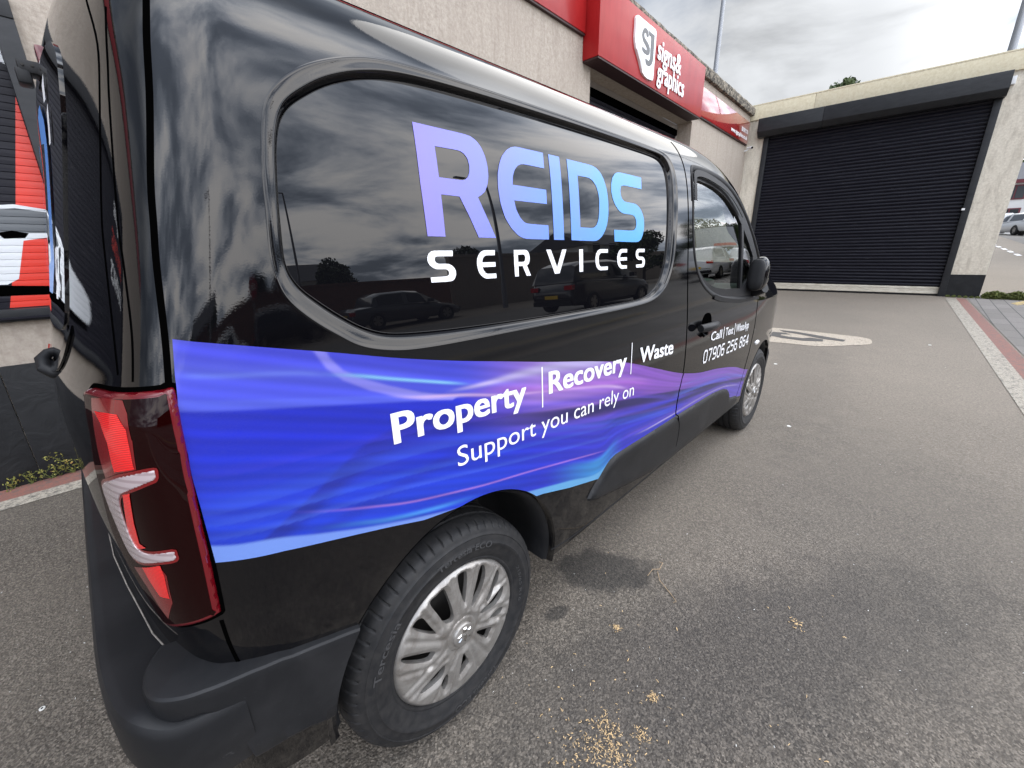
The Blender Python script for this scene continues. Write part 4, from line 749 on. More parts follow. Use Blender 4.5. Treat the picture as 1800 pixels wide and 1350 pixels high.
# ------- vinyl wave graphic
vT = pch([-.50, -.465, -.384, -.269, -.119, .018, .155, .327, .551, .769, 1.001, 1.275, 1.329, 1.521, 1.776, 2.092, 2.424, 2.6], [1.212, 1.205, 1.191, 1.163, 1.122, 1.09, 1.062, 1.027, .985, .938, .869, .788, .775, .737, .703, .647, .562, .54])
vB = pch([-.50, -.428, -.361, -.297, -.218, -.145, -.052, .1, .30, .448, .626, .74, .823, 1.28, 1.9, 2.107, 2.388], [.910, .8845, .866, .836, .801, .775, .747, .70, .645, .605, .56, .595, .60, .59, .56, .46, .38])
BOT = [(FT['VBOT'][0][0]+.0045, FT['VBOT'][0][1])]+FT['VBOT'][1:]
arcv = [(.022+.3735*math.cos(t), .355+.3795*math.sin(t)) for t in np.linspace(1.62, .80, 22)]
vin1 = [(s, float(vT(s))) for s in np.linspace(FT['VL'][0][0]+.003, 1.302, 60)] + [(1.302, .775), (1.295, .762), (1.276, .70), (1.268, .64), (1.270, .60), (1.278, .578)] + [(1.017, .582), (.823, .587), (.736, .589), (.700, .582), (.679, .570), (.650, .545), (.628, .532)] + [(.45, .578), (.315, .620)] + arcv[::-1] + BOT[::-1] + [(a+.004, b) for a, b in FT['VL'][::-1][1:-1]]
vin2 = [(s, float(vT(s))) for s in np.linspace(1.318, 2.424, 30)] + [(2.405, .53), (2.388, .487), (2.372, .43), (2.385, .385), (2.23, .415), (2.117, .446), (2.10, .47), (2.063, .497), (1.977, .535), (1.896, .549), (1.684, .569), (1.487, .573), (1.288, .579), (1.282, .60), (1.280, .64), (1.288, .70), (1.305, .76)]
def curve(pts):
    pts = sorted(pts); f = pch([p[0] for p in pts], [p[1] for p in pts]); return f
def lerp(a, b, t): return a*(1-t[:, None])+b*t[:, None]
RGB = lambda r, g, b: np.array(hexc(r, g, b)[:3])
def art(s, v):
    n = len(s); one = np.ones((n, 1)); t, b = vT(s), vB(s); w = (v-b)/(t-b)
    S = lambda a, c, x: sm(a, c, x)
    base = lerp(one*RGB(26, 44, 208), one*RGB(30, 66, 220), S(.6, .1, w)); base = lerp(base, one*RGB(52, 56, 214), S(.0, .5, s))
    purple = one*RGB(150, 92, 205); base = lerp(base, purple, S(.25, .95, s)*S(.35, .72, w))
    base = lerp(base, one*RGB(112, 84, 214), S(1.25, 1.5, s)*.8)
    # pale top-left veil
    lb = curve([(-.52, 1.118), (-.452, 1.107), (-.368, 1.093), (-.248, 1.065), (-.153, 1.042), (-.072, 1.024), (.05, 1.00), (.2, .975)])
    veil = S(-.0035, .0035, v-lb(s)); grad = S(0, .09, v-lb(s)); base = lerp(base, lerp(one*RGB(84, 92, 232), one*RGB(72, 76, 224), grad), veil*(1-S(.0, .5, s)))
    lt = curve([(-.52, 1.135), (-.454, 1.122), (-.367, 1.107), (-.246, 1.078), (-.112, 1.044), (0, 1.01)]); band = veil*S(.003, -.002, v-lt(s)); base = lerp(base, one*RGB(98, 112, 240), band*.6*(1-S(-.1, .1, s)))
    lt2 = curve([(-.52, 1.17), (-.46, 1.165), (-.3, 1.135), (-.2, 1.105), (0, 1.06)]); base = lerp(base, one*RGB(110, 120, 240), np.exp(-((v-lt2(s))/.012)**2)*.35*(1-S(-.2, 0, s)))
    # violet haze right of centre, top
    top = S(.0, .35, s)*S(.38, .75, w)*(1-S(.9, 1.3, s)*.35); base = lerp(base, lerp(one*RGB(176, 130, 224), one*RGB(150, 88, 204), S(.3, .9, s)), top)
    # broad dark folds
    dk = curve([(-.40, .84), (-.301, .893), (-.249, .925), (-.195, .950), (-.12, .957), (-.02, .942), (.1, .912), (.25, .873), (.45, .83), (.7, .785), (1.0, .735), (1.28, .69), (2.4, .5)])
    wd = curve([(-.4, .02), (-.2, .035), (0, .04), (.3, .038), (.6, .035), (1.0, .03), (1.3, .022), (2.4, .015)]); d = (v-dk(s))/wd(s)
    base = lerp(base, one*RGB(26, 22, 96), S(-1, .1, d)*S(1.0, .6, d)*(.45+.5*S(.0, .5, s)))
    dk2 = curve([(-.40, .80), (-.30, .835), (-.1, .865), (.0, .872), (.2, .85), (.5, .79), (.8, .72), (1.2, .66), (1.5, .63), (2.4, .5)]); d = (v-dk2(s))/.022
    base = lerp(base, one*RGB(36, 30, 112), S(-1, 0, d)*S(.9, .2, d)*(.2+.75*S(.3, .9, s)))
    for k, (c0, a0, col, wid) in enumerate([((-.5, .965, -.1, .93, .5, .79, 1.2, .64), .45, RGB(62, 96, 228), .020), ((-.5, .94, -.2, .895, .3, .80, 1.2, .625), .35, RGB(70, 110, 236), .010), ((-.5, .985, -.2, .965, .1, .885, .8, .74), .35, RGB(52, 70, 226), .013), ((-.5, 1.02, -.2, .985, .2, .93, .9, .80), .3, RGB(66, 66, 226), .012), ((-.5, .915, -.2, .865, .2, .78, .7, .68), .35, RGB(84, 118, 240), .008), ((.0, .96, .4, .89, .8, .81, 1.2, .70), .5, RGB(96, 70, 205), .016), ((.1, .90, .5, .80, .9, .715, 1.3, .64), .4, RGB(120, 84, 214), .011), ((1.2, .70, 1.6, .66, 2.0, .61, 2.4, .53), .6, RGB(84, 112, 232), .014), ((1.2, .74, 1.6, .69, 2.0, .625, 2.4, .52), .5, RGB(120, 150, 246), .004), ((1.2, .66, 1.6, .60, 2.0, .58, 2.4, .50), .55, RGB(48, 42, 140), .013)]):
        f = curve([(c0[i], c0[i+1]) for i in range(0, 8, 2)]); d = (v-f(s))/wid; base = lerp(base, one*col, S(-1, -.85, d)*S(1, -.6, d)*a0*S(c0[0]-.02, c0[0]+.12, s)*S(c0[6]+.1, c0[6]-.1, s))
    def line(pts, wid, col, amp, s0, s1, soft=.1):
        nonlocal base
        f = curve(pts); d = (v-f(s))/(wid if not callable(wid) else wid(s)); a = np.exp(-d*d)*amp*S(s0-soft, s0+soft, s)*S(s1+soft, s1-soft, s); base = lerp(base, one*col, np.clip(a, 0, 1))
    # sweeping arc from the top edge
    pa = np.array([(-.275, 1.175), (-.265, 1.155), (-.252, 1.130), (-.228, 1.104), (-.185, 1.074), (-.133, 1.048), (-.072, 1.0245), (0, 1.006)]); pb = np.array([(-.252, 1.165), (-.245, 1.146), (-.226, 1.121), (-.195, 1.099), (-.148, 1.074), (-.078, 1.043), (-.025, 1.024), (.02, 1.010)])
    poly = np.vstack([pa, pb[::-1]]); P = np.c_[s, v]; m = (s > -.3) & (s < .05) & (v > .99); sd = np.full(n, 1.0); 
    if m.any(): sd[m] = polysd(P[m], poly)[0]
    base = lerp(base, one*RGB(158, 150, 248), S(.003, -.003, sd)*(.80+.15*S(-.2, -.05, s)))
    line([(-.26, 1.1215), (-.213, 1.109), (-.146, 1.0875), (-.067, 1.064), (.015, 1.040), (.139, 1.005), (.3, .97)], .0032, RGB(150, 215, 250), 1.0, -.22, .02, .05)
    line([(-.45, 1.155), (-.3, 1.133), (-.26, 1.1215)], .004, RGB(120, 140, 245), .6, -.45, -.26, .02)
    line([(-.16, 1.056), (-.146, 1.052), (-.106, 1.040), (.035, 1.008), (.166, .974), (.328, .943), (.657, .878), (.9, .80), (1.2, .735)], lambda x: .0035+.002*sm(.3, .7, x), RGB(236, 196, 246), 1.0, -.09, .75, .08)
    line([(-.1, 1.02), (.1, 1.0), (.3, .955), (.657, .89), (1.0, .81), (1.3, .74)], .013, RGB(190, 110, 216), .6, .1, .95, .1)
    line([(-.02, 1.028), (.1, 1.019), (.245, 1.014), (.375, 1.005), (.475, .992), (.564, .980), (.7, .957)], lambda x: .004+.014*sm(0, .45, x), RGB(214, 196, 244), .9, .03, .62, .06)
    line([(.2, .966), (.45, .95), (.8, .87), (1.1, .80)], .006, RGB(205, 150, 230), .5, .3, .9, .1)
    line([(-.391, .93), (-.336, .903), (-.292, .879), (-.213, .843), (-.141, .815), (-.012, .780), (.082, .757), (.237, .726), (.432, .684), (.685, .630), (.8, .61)], .0020, RGB(220, 150, 235), .8, -.25, .62, .1)
    line([(-.425, .897), (-.361, .873), (-.296, .846), (-.246, .824), (-.184, .797), (-.1, .773), (-.014, .753), (.1, .73)], .0055, RGB(80, 160, 245), .9, -.25, .0, .08)
    cy_ = S(.30, .62, s)*S(.075, .045, v-b)*S(.8, .6, s); base = lerp(base, one*RGB(66, 172, 240), cy_*.85)
    line([(.7, .60), (.804, .6225), (1.013, .6075), (1.263, .597), (1.478, .592), (1.676, .583), (1.913, .562), (2.208, .505), (2.42, .45)], lambda x: .0035+0*x, RGB(216, 196, 250), 1.0, .95, 2.2, .12)
    line([(.6, .632), (.804, .638), (1.013, .622), (1.263, .608), (1.478, .602), (1.676, .593), (1.913, .572), (2.208, .515), (2.42, .46)], .010, RGB(120, 90, 226), .55, .8, 2.2, .12)
    # pale strip along the bottom edge
    st = S(.003, -.003, v-b)*S(.80, .62, s); base = lerp(base, lerp(one*RGB(134, 168, 252), one*RGB(120, 196, 250), S(.1, .4, s)), st)
    # fine flow streaks
    ph = (w*9+s*1.3); base = base*(1+.12*np.sin(ph*4.1+1.2*np.sin(ph*1.7+s*3))[:, None]*(1-st)[:, None]+.09*np.sin(ph*11.3+s*5)[:, None]*(1-st)[:, None])
    return np.clip(base*1.02, 0, 1)
patch('wave_graphic', vin1, MAT['vinyl'], van, step=.0028, off=.0009, col=art, us=np.concatenate([np.arange(-.475, .3, .003), np.arange(.3, 1.31, .006)]))
patch('wave_graphic', vin2, MAT['vinyl'], van, step=.0045, off=.0009, col=art)
# ------- lettering
GL = {"R0": [[-0.0087, 1.5525], [0.1173, 1.5532], [0.1364, 1.5514], [0.1506, 1.5446], [0.1616, 1.5339], [0.1702, 1.5164], [0.1743, 1.496], [0.1734, 1.4751], [0.1683, 1.4579], [0.1584, 1.4424], [0.1484, 1.4354], [0.1356, 1.4292], [0.1812, 1.3457], [0.128, 1.346], [0.1055, 1.3896], [0.0836, 1.4267], [0.0356, 1.427], [0.0355, 1.3463], [-0.009, 1.3466], [-0.0111, 1.4444]], "R1": [[0.0353, 1.5161], [0.0964, 1.5174], [0.1092, 1.5134], [0.1174, 1.505], [0.1207, 1.4914], [0.1186, 1.4772], [0.1124, 1.4665], [0.103, 1.4606], [0.0945, 1.4591], [0.0357, 1.4588]], "E0": [[0.3755, 1.5533], [0.3736, 1.5159], [0.2902, 1.5161], [0.2731, 1.5094], [0.2607, 1.4978], [0.2534, 1.4837], [0.25, 1.4652], [0.3745, 1.4649], [0.3736, 1.4309], [0.2508, 1.4308], [0.2561, 1.4102], [0.2685, 1.3927], [0.2822, 1.3828], [0.2969, 1.3803], [0.3751, 1.3791], [0.3755, 1.3442], [0.2824, 1.3446], [0.2573, 1.352], [0.2341, 1.3686], [0.2159, 1.3904], [0.2045, 1.4204], [0.2006, 1.4524], [0.2034, 1.4826], [0.2118, 1.505], [0.2233, 1.5238], [0.2411, 1.5396], [0.2599, 1.5493], [0.2779, 1.553]], "I0": [[0.3963, 1.5533], [0.4418, 1.5532], [0.4412, 1.3437], [0.3966, 1.3439]], "D0": [[0.4745, 1.5524], [0.5929, 1.5517], [0.6183, 1.5466], [0.639, 1.536], [0.6548, 1.5185], [0.6679, 1.491], [0.6738, 1.4602], [0.6724, 1.4214], [0.6649, 1.3944], [0.6511, 1.3721], [0.6339, 1.356], [0.6148, 1.3461], [0.5962, 1.3418], [0.4756, 1.3436]], "D1": [[0.5186, 1.5147], [0.5734, 1.5151], [0.5942, 1.5087], [0.6103, 1.4952], [0.6197, 1.4774], [0.6233, 1.4566], [0.6201, 1.4235], [0.6158, 1.4045], [0.6069, 1.39], [0.5951, 1.3814], [0.5815, 1.3782], [0.5198, 1.3785]], "S0": [[0.8957, 1.55], [0.8922, 1.5121], [0.7719, 1.5134], [0.7554, 1.5088], [0.7487, 1.4955], [0.7509, 1.4807], [0.7596, 1.47], [0.7753, 1.4635], [0.8483, 1.4619], [0.8775, 1.4504], [0.8964, 1.4325], [0.9061, 1.4138], [0.9063, 1.3864], [0.8967, 1.3641], [0.8835, 1.3487], [0.8593, 1.3403], [0.7073, 1.3419], [0.705, 1.3766], [0.8291, 1.3768], [0.8437, 1.3833], [0.8507, 1.3956], [0.8496, 1.4089], [0.841, 1.4205], [0.8266, 1.4264], [0.7599, 1.4278], [0.7363, 1.4346], [0.7164, 1.4484], [0.7023, 1.4646], [0.6942, 1.486], [0.6952, 1.508], [0.7046, 1.5287], [0.725, 1.5447], [0.7492, 1.5506]]}
lo = PD+.0010
def letter(name, loops, fn, mat, parent=van): return map_bm(flat_from_loops(loops), name, fn, mat, parent, cell=(.03, .03))
_lt = {'R': ['R0', 'R1'], 'E': ['E0'], 'I': ['I0'], 'D': ['D0', 'D1'], 'S': ['S0']}
def soften(L):
    P = np.array(L); out = []
    N = len(P)
    for i in range(N):
        a, b, c = P[i-1], P[i], P[(i+1) % N]; u, w = b-a, c-b; ang = abs(math.atan2(u[0]*w[1]-u[1]*w[0], u@w)); lu, lw = np.linalg.norm(u), np.linalg.norm(w)
        if .08 < ang < .75: k = .25; out += [b-u*k, b*.5+.25*((b-u*k)+(b+w*k)), b+w*k]
        else: out.append(b)
    return [tuple(p) for p in out]
def reg(L):   # straighten horizontal and vertical strokes
    return [(x, v) for x, v in L]
for ch in 'REIDS':
    loops = [soften(GL[k]) for k in _lt[ch]]
    letter('name_lettering', loops, lambda x, y: boff(x, y, np.full(len(x), lo)), MAT['grad'])
def norm(ch):
    Ls = [np.array(soften(GL[k])) for k in _lt[ch]]; a = Ls[0].min(0); b = Ls[0].max(0); return [(L-a)/(b-a) for L in Ls]
GN = {c: norm(c) for c in 'REIDS'}
GN['V'] = [np.array([(0, 1), (.22, 1), (.5, .26), (.78, 1), (1, 1), (.62, 0), (.38, 0)])]
GN['C'] = [np.array([(1, 1), (1, .83), (.45, .83), (.34, .78), (.27, .68), (.25, .5), (.27, .33), (.34, .22), (.45, .17), (1, .17), (1, 0), (.38, 0), (.2, .06), (.07, .2), (0, .4), (0, .62), (.06, .8), (.18, .94), (.36, 1)])]
for ch, a, b in (('S', -.016, .054), ('E', .116, .174), ('R', .237, .297), ('V', .362, .450), ('I', .511, .530), ('C', .596, .667), ('E', .724, .788), ('S', .848, .917)):
    letter('services_lettering', [L*np.array([b-a, .0625])+np.array([a, 1.2565]) for L in GN[ch]], lambda x, y: boff(x, y, np.full(len(x), lo)), MAT['white'])
vo = .0022
van_text('Property', 'service_lettering', -.153, .955, .240, .935, .062, .024, vo, MAT['white'], van)
van_text('Recovery', 'service_lettering', .334, .934, .770, .914, .062, .024, vo, MAT['white'], van)
van_text('Waste', 'service_lettering', .868, .917, 1.165, .900, .056, .024, vo, MAT['white'], van)
for a, b0, b1 in ((.304, .901, 1.017), (.803, .887, 1.003)): patch('divider_bar', [(a, b0), (a+.005, b0), (a+.005, b1), (a, b1)], MAT['white'], van, step=.005, off=vo)
_ws = 'Support you can rely on'.split(); _tw = lambda t: (lambda b: (bmbounds(b), b.free())[0])(text_bm(t)); _full = _tw(' '.join(_ws)); _W = _full[1][0]-_full[0][0]; _pre = ''
for w_ in _ws:
    _pre = (_pre+' '+w_).strip(); e_ = (_tw(_pre)[1][0]-_full[0][0])/_W; q_ = _tw(w_); s_ = e_-(q_[1][0]-q_[0][0])/_W
    van_text(w_, 'strapline_lettering', .838*s_, .841-.043*s_, .838*e_, .841-.043*e_, .050, .0, vo, MAT['white'], van)
van_text('Call', 'contact_lettering', 1.615, .880, 1.775, .874, .043, .012, vo, MAT['white'], van)
van_text('Text', 'contact_lettering', 1.835, .873, 1.965, .868, .043, .012, vo, MAT['white'], van)
van_text('WhatsApp', 'contact_lettering', 2.015, .867, 2.262, .858, .043, .012, vo, MAT['white'], van)
for a, b0 in ((1.803, .862), (1.988, .856)): patch('divider_bar', [(a, b0), (a+.008, b0), (a+.008, b0+.065), (a, b0+.065)], MAT['white'], van, step=.006, off=vo)
# techno numerals from strokes
DG = {'0': [[(0, .2), (0, .8), (.2, 1), (.8, 1), (1, .8), (1, .2), (.8, 0), (.2, 0), (0, .2)]], '7': [[(0, 1), (1, 1), (.35, 0)]], '9': [[(.05, 0), (.8, 0), (1, .2), (1, .8), (.8, 1), (.2, 1), (0, .8), (0, .62), (.2, .44), (1, .44)]],
      '6': [[(.95, 1), (.2, 1), (0, .8), (0, .2), (.2, 0), (.8, 0), (1, .2), (1, .38), (.8, .56), (0, .56)]], '2': [[(0, 1), (.8, 1), (1, .8), (1, .68), (.8, .52), (.2, .48), (0, .3), (0, 0), (1, 0)]], '5': [[(1, 1), (.05, 1), (0, .56), (.8, .56), (1, .4), (1, .2), (.8, 0), (0, 0)]],
      '8': [[(.2, .52), (0, .7), (0, .82), (.2, 1), (.8, 1), (1, .82), (1, .7), (.8, .52), (.2, .52), (0, .36), (0, .18), (.2, 0), (.8, 0), (1, .18), (1, .36), (.8, .52)]], '4': [[(.75, 0), (.75, 1), (0, .28), (1.05, .28)]]}
def strokes(name, segs, wd, fn, mat, parent):
    V = []; F = []
    for L in segs:
        L = [np.array(p, float) for p in L]
        for i in range(len(L)-1):
            a, b = L[i], L[i+1]; d = (b-a)/np.linalg.norm(b-a); n = np.array([-d[1], d[0]])*wd/2; e = d*wd*.28; k = len(V)
            V += [a-e-n, b+e-n, b+e+n, a-e+n]; F.append((k, k+1, k+2, k+3))
    V = np.array(V); return mesh(name, fn(V[:, 0], V[:, 1]), F, mat, parent)
pn = '07906 256 864'; x = 0
for i, ch in enumerate(pn):
    if ch == ' ': x += .032; continue
    wdt = .044; L = [[(x+p[0]*wdt, .0045+p[1]*.059) for p in s_] for s_ in DG[ch]]; x += .0655
    strokes('phone_digit', L, .0095, (lambda k: (lambda a, b: boff(1.545+a*.985, .777-.037*a+b, np.full(len(a), vo+.0002*k))))(i % 2), MAT['white'], van)
# ------- lower side cladding, sill, arches
CL = smoothloop([(.568, .470), (.580, .492), (.602, .513), (.630, .534), (.655, .553), (.682, .571), (.735, .586), (.83, .588), (1.0, .584), (1.2, .580), (1.5, .573), (1.75, .566), (1.92, .549), (2.03, .522), (2.085, .485), (2.11, .447), (2.20, .430), (2.275, .415), (2.28, .385), (2.20, .352), (1.8, .350), (1.2, .352), (.85, .400), (.72, .425), (.62, .445)], 4)
patch('side_cladding', CL, MAT['plastic'], van, step=.010, off=.0145, bev=.035, skirt=.016)
ribbon('sill_edge', [(.375, .372), (.50, .352), (.75, .344), (1.1, .342), (1.6, .340), (2.0, .340), (2.38, .340)], .004, .0016, MAT['plastic'], van)
def arch(cx, cz, ax, az, wy, s_from, s_to):
    t = np.linspace(s_from, s_to, 72); V = []; F = []; ring = []
    for k, (dr, yy) in enumerate(((.0, None), (-.004, .004), (-.006, .020), (-.018, .030), (-.016, .10), (-.012, .24), (-.06, .33), (-.30, .34))):
        ss = cx+(ax+dr)*np.cos(t); vv = cz+(az+dr)*np.sin(t); b = boff(cx+ax*np.cos(t), cz+az*np.sin(t), np.zeros(len(t)))
        if yy is None: P = b+np.array([0, -.0015, 0])
        else: P = np.c_[ss, b[:, 1]+yy, vv]
        V.append(P)
    n = len(t)
    for i in range(len(V)-1):
        for k in range(n-1): F.append((i*n+k, i*n+k+1, (i+1)*n+k+1, (i+1)*n+k))
    A = np.vstack(V); lip = [f for f in F if max(f) < 3*n]; inn = [tuple(i for i in f) for f in F if min(f) >= 2*n]
    mesh('wheel_arch_edge', A, lip, MAT['paint'], van, smooth=True); mesh('wheel_arch_liner', A, inn, MAT['plastic'], van, smooth=True)
    Am = A*np.array([1, -1, 1]); mesh('wheel_arch_liner', Am, [f[::-1] for f in inn], MAT['plastic'], van, smooth=True)
arch(.022, .355, .372, .378, 0, -.12, math.pi+.12); arch(2.785, .325, .372, .372, 0, -.0, math.pi)
# underbody
m_ = MB(); m_.box(-.50, 3.3, -.60, .60, .24, .36); m_.box(.43, 2.36, -.86, -.58, .30, .35); m_.box(.43, 2.36, .58, .86, .30, .35); m_.box(-.45, 3.2, -.60, .60, .36, .62); m_.build('underbody', MAT['steel'], van)
# ------- tail lamp
LO = FT['LO']
LOs = smoothloop(LO, 3); ra = .5*np.sum(LOs[:, 0]*np.roll(LOs[:, 1], -1)-np.roll(LOs[:, 0], -1)*LOs[:, 1])
lamp = patch('tail_light', LOs, MAT['lamprim'], van, step=.0028, off=.009, bev=.007, skirt=.012)
ins = offloop(LOs, -.0095); patch('dark_lens', ins, MAT['lampdark'], lamp, step=.0045, off=.0096)
patch('lamp_gasket', offloop(LOs, .0065), MAT['gap'], lamp, step=.005, off=.0008)
RF = dict(step=.0020)
patch('bright_lens', FT['R0'], MAT['lampmid'], lamp, off=.0100, **RF); patch('bright_lens', FT['R5'], MAT['lampmid'], lamp, off=.0100, **RF)
patch('reflector', FT['R1'], MAT['lampred'], lamp, off=.0104, **RF)
CLR = smoothloop(FT['CLR'], 3)
patch('clear_lens_edge', offloop(CLR, .0024), MAT['lampmid'], lamp, off=.0103, **RF)
patch('clear_lens', CLR, MAT['lampclear'], lamp, off=.0115, bev=.003, skirt=.002, **RF)
patch('reflector', FT['R2'], MAT['lampred'], lamp, off=.0105, **RF)
patch('reflector', FT['R3'], MAT['lampred'], lamp, off=.0104, **RF)
# mirrored lamp on the far corner
patch('tail_light', LOs, MAT['lamprim'], van, step=.009, off=.009, bev=.010, skirt=.012, mirror='only')
# ------- rear door glass, handle, bracket
RG = smoothloop([(-.835, 1.235), (-.828, 1.33), (-.800, 1.46), (-.770, 1.58), (-.782, 1.625), (-.85, 1.65), (-1.0, 1.66), (-1.25, 1.66), (-1.395, 1.655), (-1.40, 1.4), (-1.40, 1.23), (-1.2, 1.19), (-.95, 1.19), (-.86, 1.20)], 4)
for mir in (False, 'only'): patch('rear_window', RG, MAT['privacy'], van, step=.006, off=.003, skirt=.004, mirror=mir)
for q in ([(-1.10, 1.58), (-1.02, 1.585), (-.97, 1.55), (-.95, 1.30), (-1.0, 1.25), (-1.10, 1.25), (-1.10, 1.30), (-1.03, 1.31), (-1.03, 1.52), (-1.10, 1.53)], [(-1.3, 1.55), (-1.24, 1.55), (-1.22, 1.30), (-1.28, 1.28)]):
    patch('window_decal', q, MAT['printblue'], van, step=.008, off=.0052)
for q in ([(-.93, 1.57), (-.90, 1.57), (-.895, 1.61), (-.93, 1.60)], [(-.92, 1.50), (-.895, 1.50), (-.88, 1.56), (-.905, 1.55)], [(-.92, 1.245), (-.89, 1.245), (-.885, 1.285), (-.905, 1.29), (-.905, 1.31), (-.885, 1.32), (-.89, 1.335), (-.92, 1.33), (-.925, 1.28), (-.905, 1.27), (-.905, 1.26), (-.92, 1.26)]):
    patch('window_decal', q, MAT['white'], van, step=.005, off=.0052)
ribbon('door_swage', [(-1.38, 1.10), (-1.1, 1.105), (-.95, 1.12), (-.86, 1.155), (-.80, 1.20)], .02, .004, MAT['paint'], van)
h = MB(); h.tube([(-.570, -.345, 1.082), (-.592, -.343, 1.088), (-.602, -.335, 1.100), (-.602, -.315, 1.116), (-.592, -.308, 1.126), (-.570, -.305, 1.130)], [.011, .011, .012, .012, .010, .009], 12); h.build('rear_door_handle', MAT['plastic'], van, smooth=True)
h = MB(); h.box(-.500, -.455, -.325, -.285, 1.650, 1.672); h.box(-.505, -.485, -.325, -.285, 1.632, 1.658); b_ = h.build('third_brake_light', MAT['plastic'], van, bevel=.005)
h = MB(); h.tube([(-.493, -.326, 1.662), (-.493, -.3275, 1.662)], .0022, 8); h.tube([(-.480, -.326, 1.663), (-.480, -.3275, 1.663)], .0022, 8); h.build('bracket_screw', MAT['steel'], b_)
h = MB(); h.box(-.470, -.450, -.33, -.28, 1.63, 1.70); h.build('brake_light_lens', MAT['lamprim'], b_, bevel=.004)

# ------- rear bumper
def sweep(name, path, profs, mat, parent, smooth=True, close_ends=False):
    """path: list of (x, y, nx, ny); profs: list (per path point) of [(outward, z)...]"""
    V = []; n = len(profs[0]); F = []
    for (x, y, nx, ny), pr in zip(path, profs):
        for o, z in pr: V.append((x+nx*o, y+ny*o, z))
    for i in range(len(path)-1):
        for k in range(n-1): F.append((i*n+k, i*n+k+1, (i+1)*n+k+1, (i+1)*n+k))
    o = mesh(name, V, F, mat, parent); return autosmooth(o, 26)
def pathn(pts, n=10):
    P = np.array(pts, float); t = np.arange(len(P)); f = [nsp(t, P[:, i]) for i in range(P.shape[1])]; tt = np.linspace(0, len(P)-1, n*(len(P)-1)+1); Q = np.stack([g_(tt) for g_ in f], 1)
    T = np.gradient(Q[:, :2], axis=0); T /= np.linalg.norm(T, axis=1)[:, None]; return Q, np.c_[T[:, 1], -T[:, 0]]
bp = [(-.652, 0, 0), (-.652, -.25, 0), (-.651, -.5, 0), (-.649, -.68, 0), (-.641, -.79, 0), (-.624, -.862, 0), (-.594, -.903, 0), (-.558, -.922, 0), (-.52, -.930, 0), (-.480, -.933, 0)]
def bump(sgn):
    Q, Nn = pathn(bp, 6); Nn = -Nn if Nn[0][0] > 0 else Nn
    prs = []; m = len(Q)
    for i in range(m):
        u = i/(m-1); low = .415+.03*sm(.5, 1, u); zt = .660-.02*sm(.55, .75, u)
        prs.append([(-.11, zt-.030), (-.085, zt-.030), (-.078, zt-.029), (-.022, zt-.024), (-.013, zt-.024), (-.006, zt-.027), (-.001, zt-.035), (.001, zt-.045), (.003, zt-.07), (.003, .54), (-.004, .50), (-.010, .47), (-.020, low+.015), (-.035, low), (-.10, low-.005)])
    path = [(q[0], q[1]*-sgn, n_[0], n_[1]*-sgn) for q, n_ in zip(Q, Nn)]
    o = sweep('rear_bumper', path, prs, MAT['plastic'], van)
    if sgn > 0:
        o.data.flip_normals()
    return o
rb = bump(-1); bump(1)
# corner block + side moulding of the bumper
cp_ = [(-.562, -.772), (-.582, -.800), (-.592, -.838), (-.586, -.880), (-.560, -.908), (-.524, -.924), (-.47, -.9335), (-.42, -.9365), (-.36, -.9365), (-.318, -.9355)]
Q, Nn = pathn(cp_, 20); 
if Nn[len(Nn)//2][1] > 0: Nn = -Nn
m = len(Q); prs = []; X_s = Q[:, 0]
zt = np.interp(np.arange(m)/(m-1), [0, .35, .55, .68, .78, .9, 1], [.664, .664, .660, .651, .640, .612, .592])
def zbot(x, u):
    if u < .45: return .604
    return float(np.interp(x, [-.56, -.536, -.521, -.511, -.501, -.496, -.489, -.44, -.384, -.31], [.608, .610, .598, .579, .54, .508, .462, .456, .438, .420]))
V = []; F = []; rows = 12
for i in range(m):
    u = i/(m-1); x, y = Q[i]; nx, ny = Nn[i]; zb = zbot(x, u); z1 = zt[i]; inn = .075 if u < .62 else .05
    xe = lambda z: x + (0 if u < .97 else 0)
    pr = [(-inn, z1+.002), (-.012, z1+.0005), (-.005, z1-.0008), (-.0012, z1-.004), (.0, z1-.009), (0, z1-.02)] + [(.0005, z1-.03+(zb+.012-z1+.03)*k/5) for k in range(1, 5)] + [(0, zb+.010), (-.004, zb+.002), (-.03, zb)]
    for j_, (o, z) in enumerate(pr):
        if j_ == 0 and u < .62: V.append((x+(-.500-x)*.80, y+(-.800-y)*.80, z))
        else: V.append((x+nx*o, y+ny*o, z))
n = len(pr)
V = np.array(V)
# trim the front end along the wheel arch
last = V[-n:]; 
for i in range(m-34, m):
    k = (i-(m-34))/33
    for j in range(n):
        z = V[i*n+j, 2]; ang = math.asin(max(-1, min(1, (z-.355)/.378))); xa = .022-.378*math.cos(ang)-.004; x0 = Q[m-34, 0]; V[i*n+j, 0] = x0+(xa-x0)*k
for i in range(m-1):
    for k in range(n-1): F.append((i*n+k, i*n+k+1, (i+1)*n+k+1, (i+1)*n+k))
o = mesh('bumper_corner_moulding', V, [f[::-1] for f in F], MAT['plastic'], rb); autosmooth(o, 26)
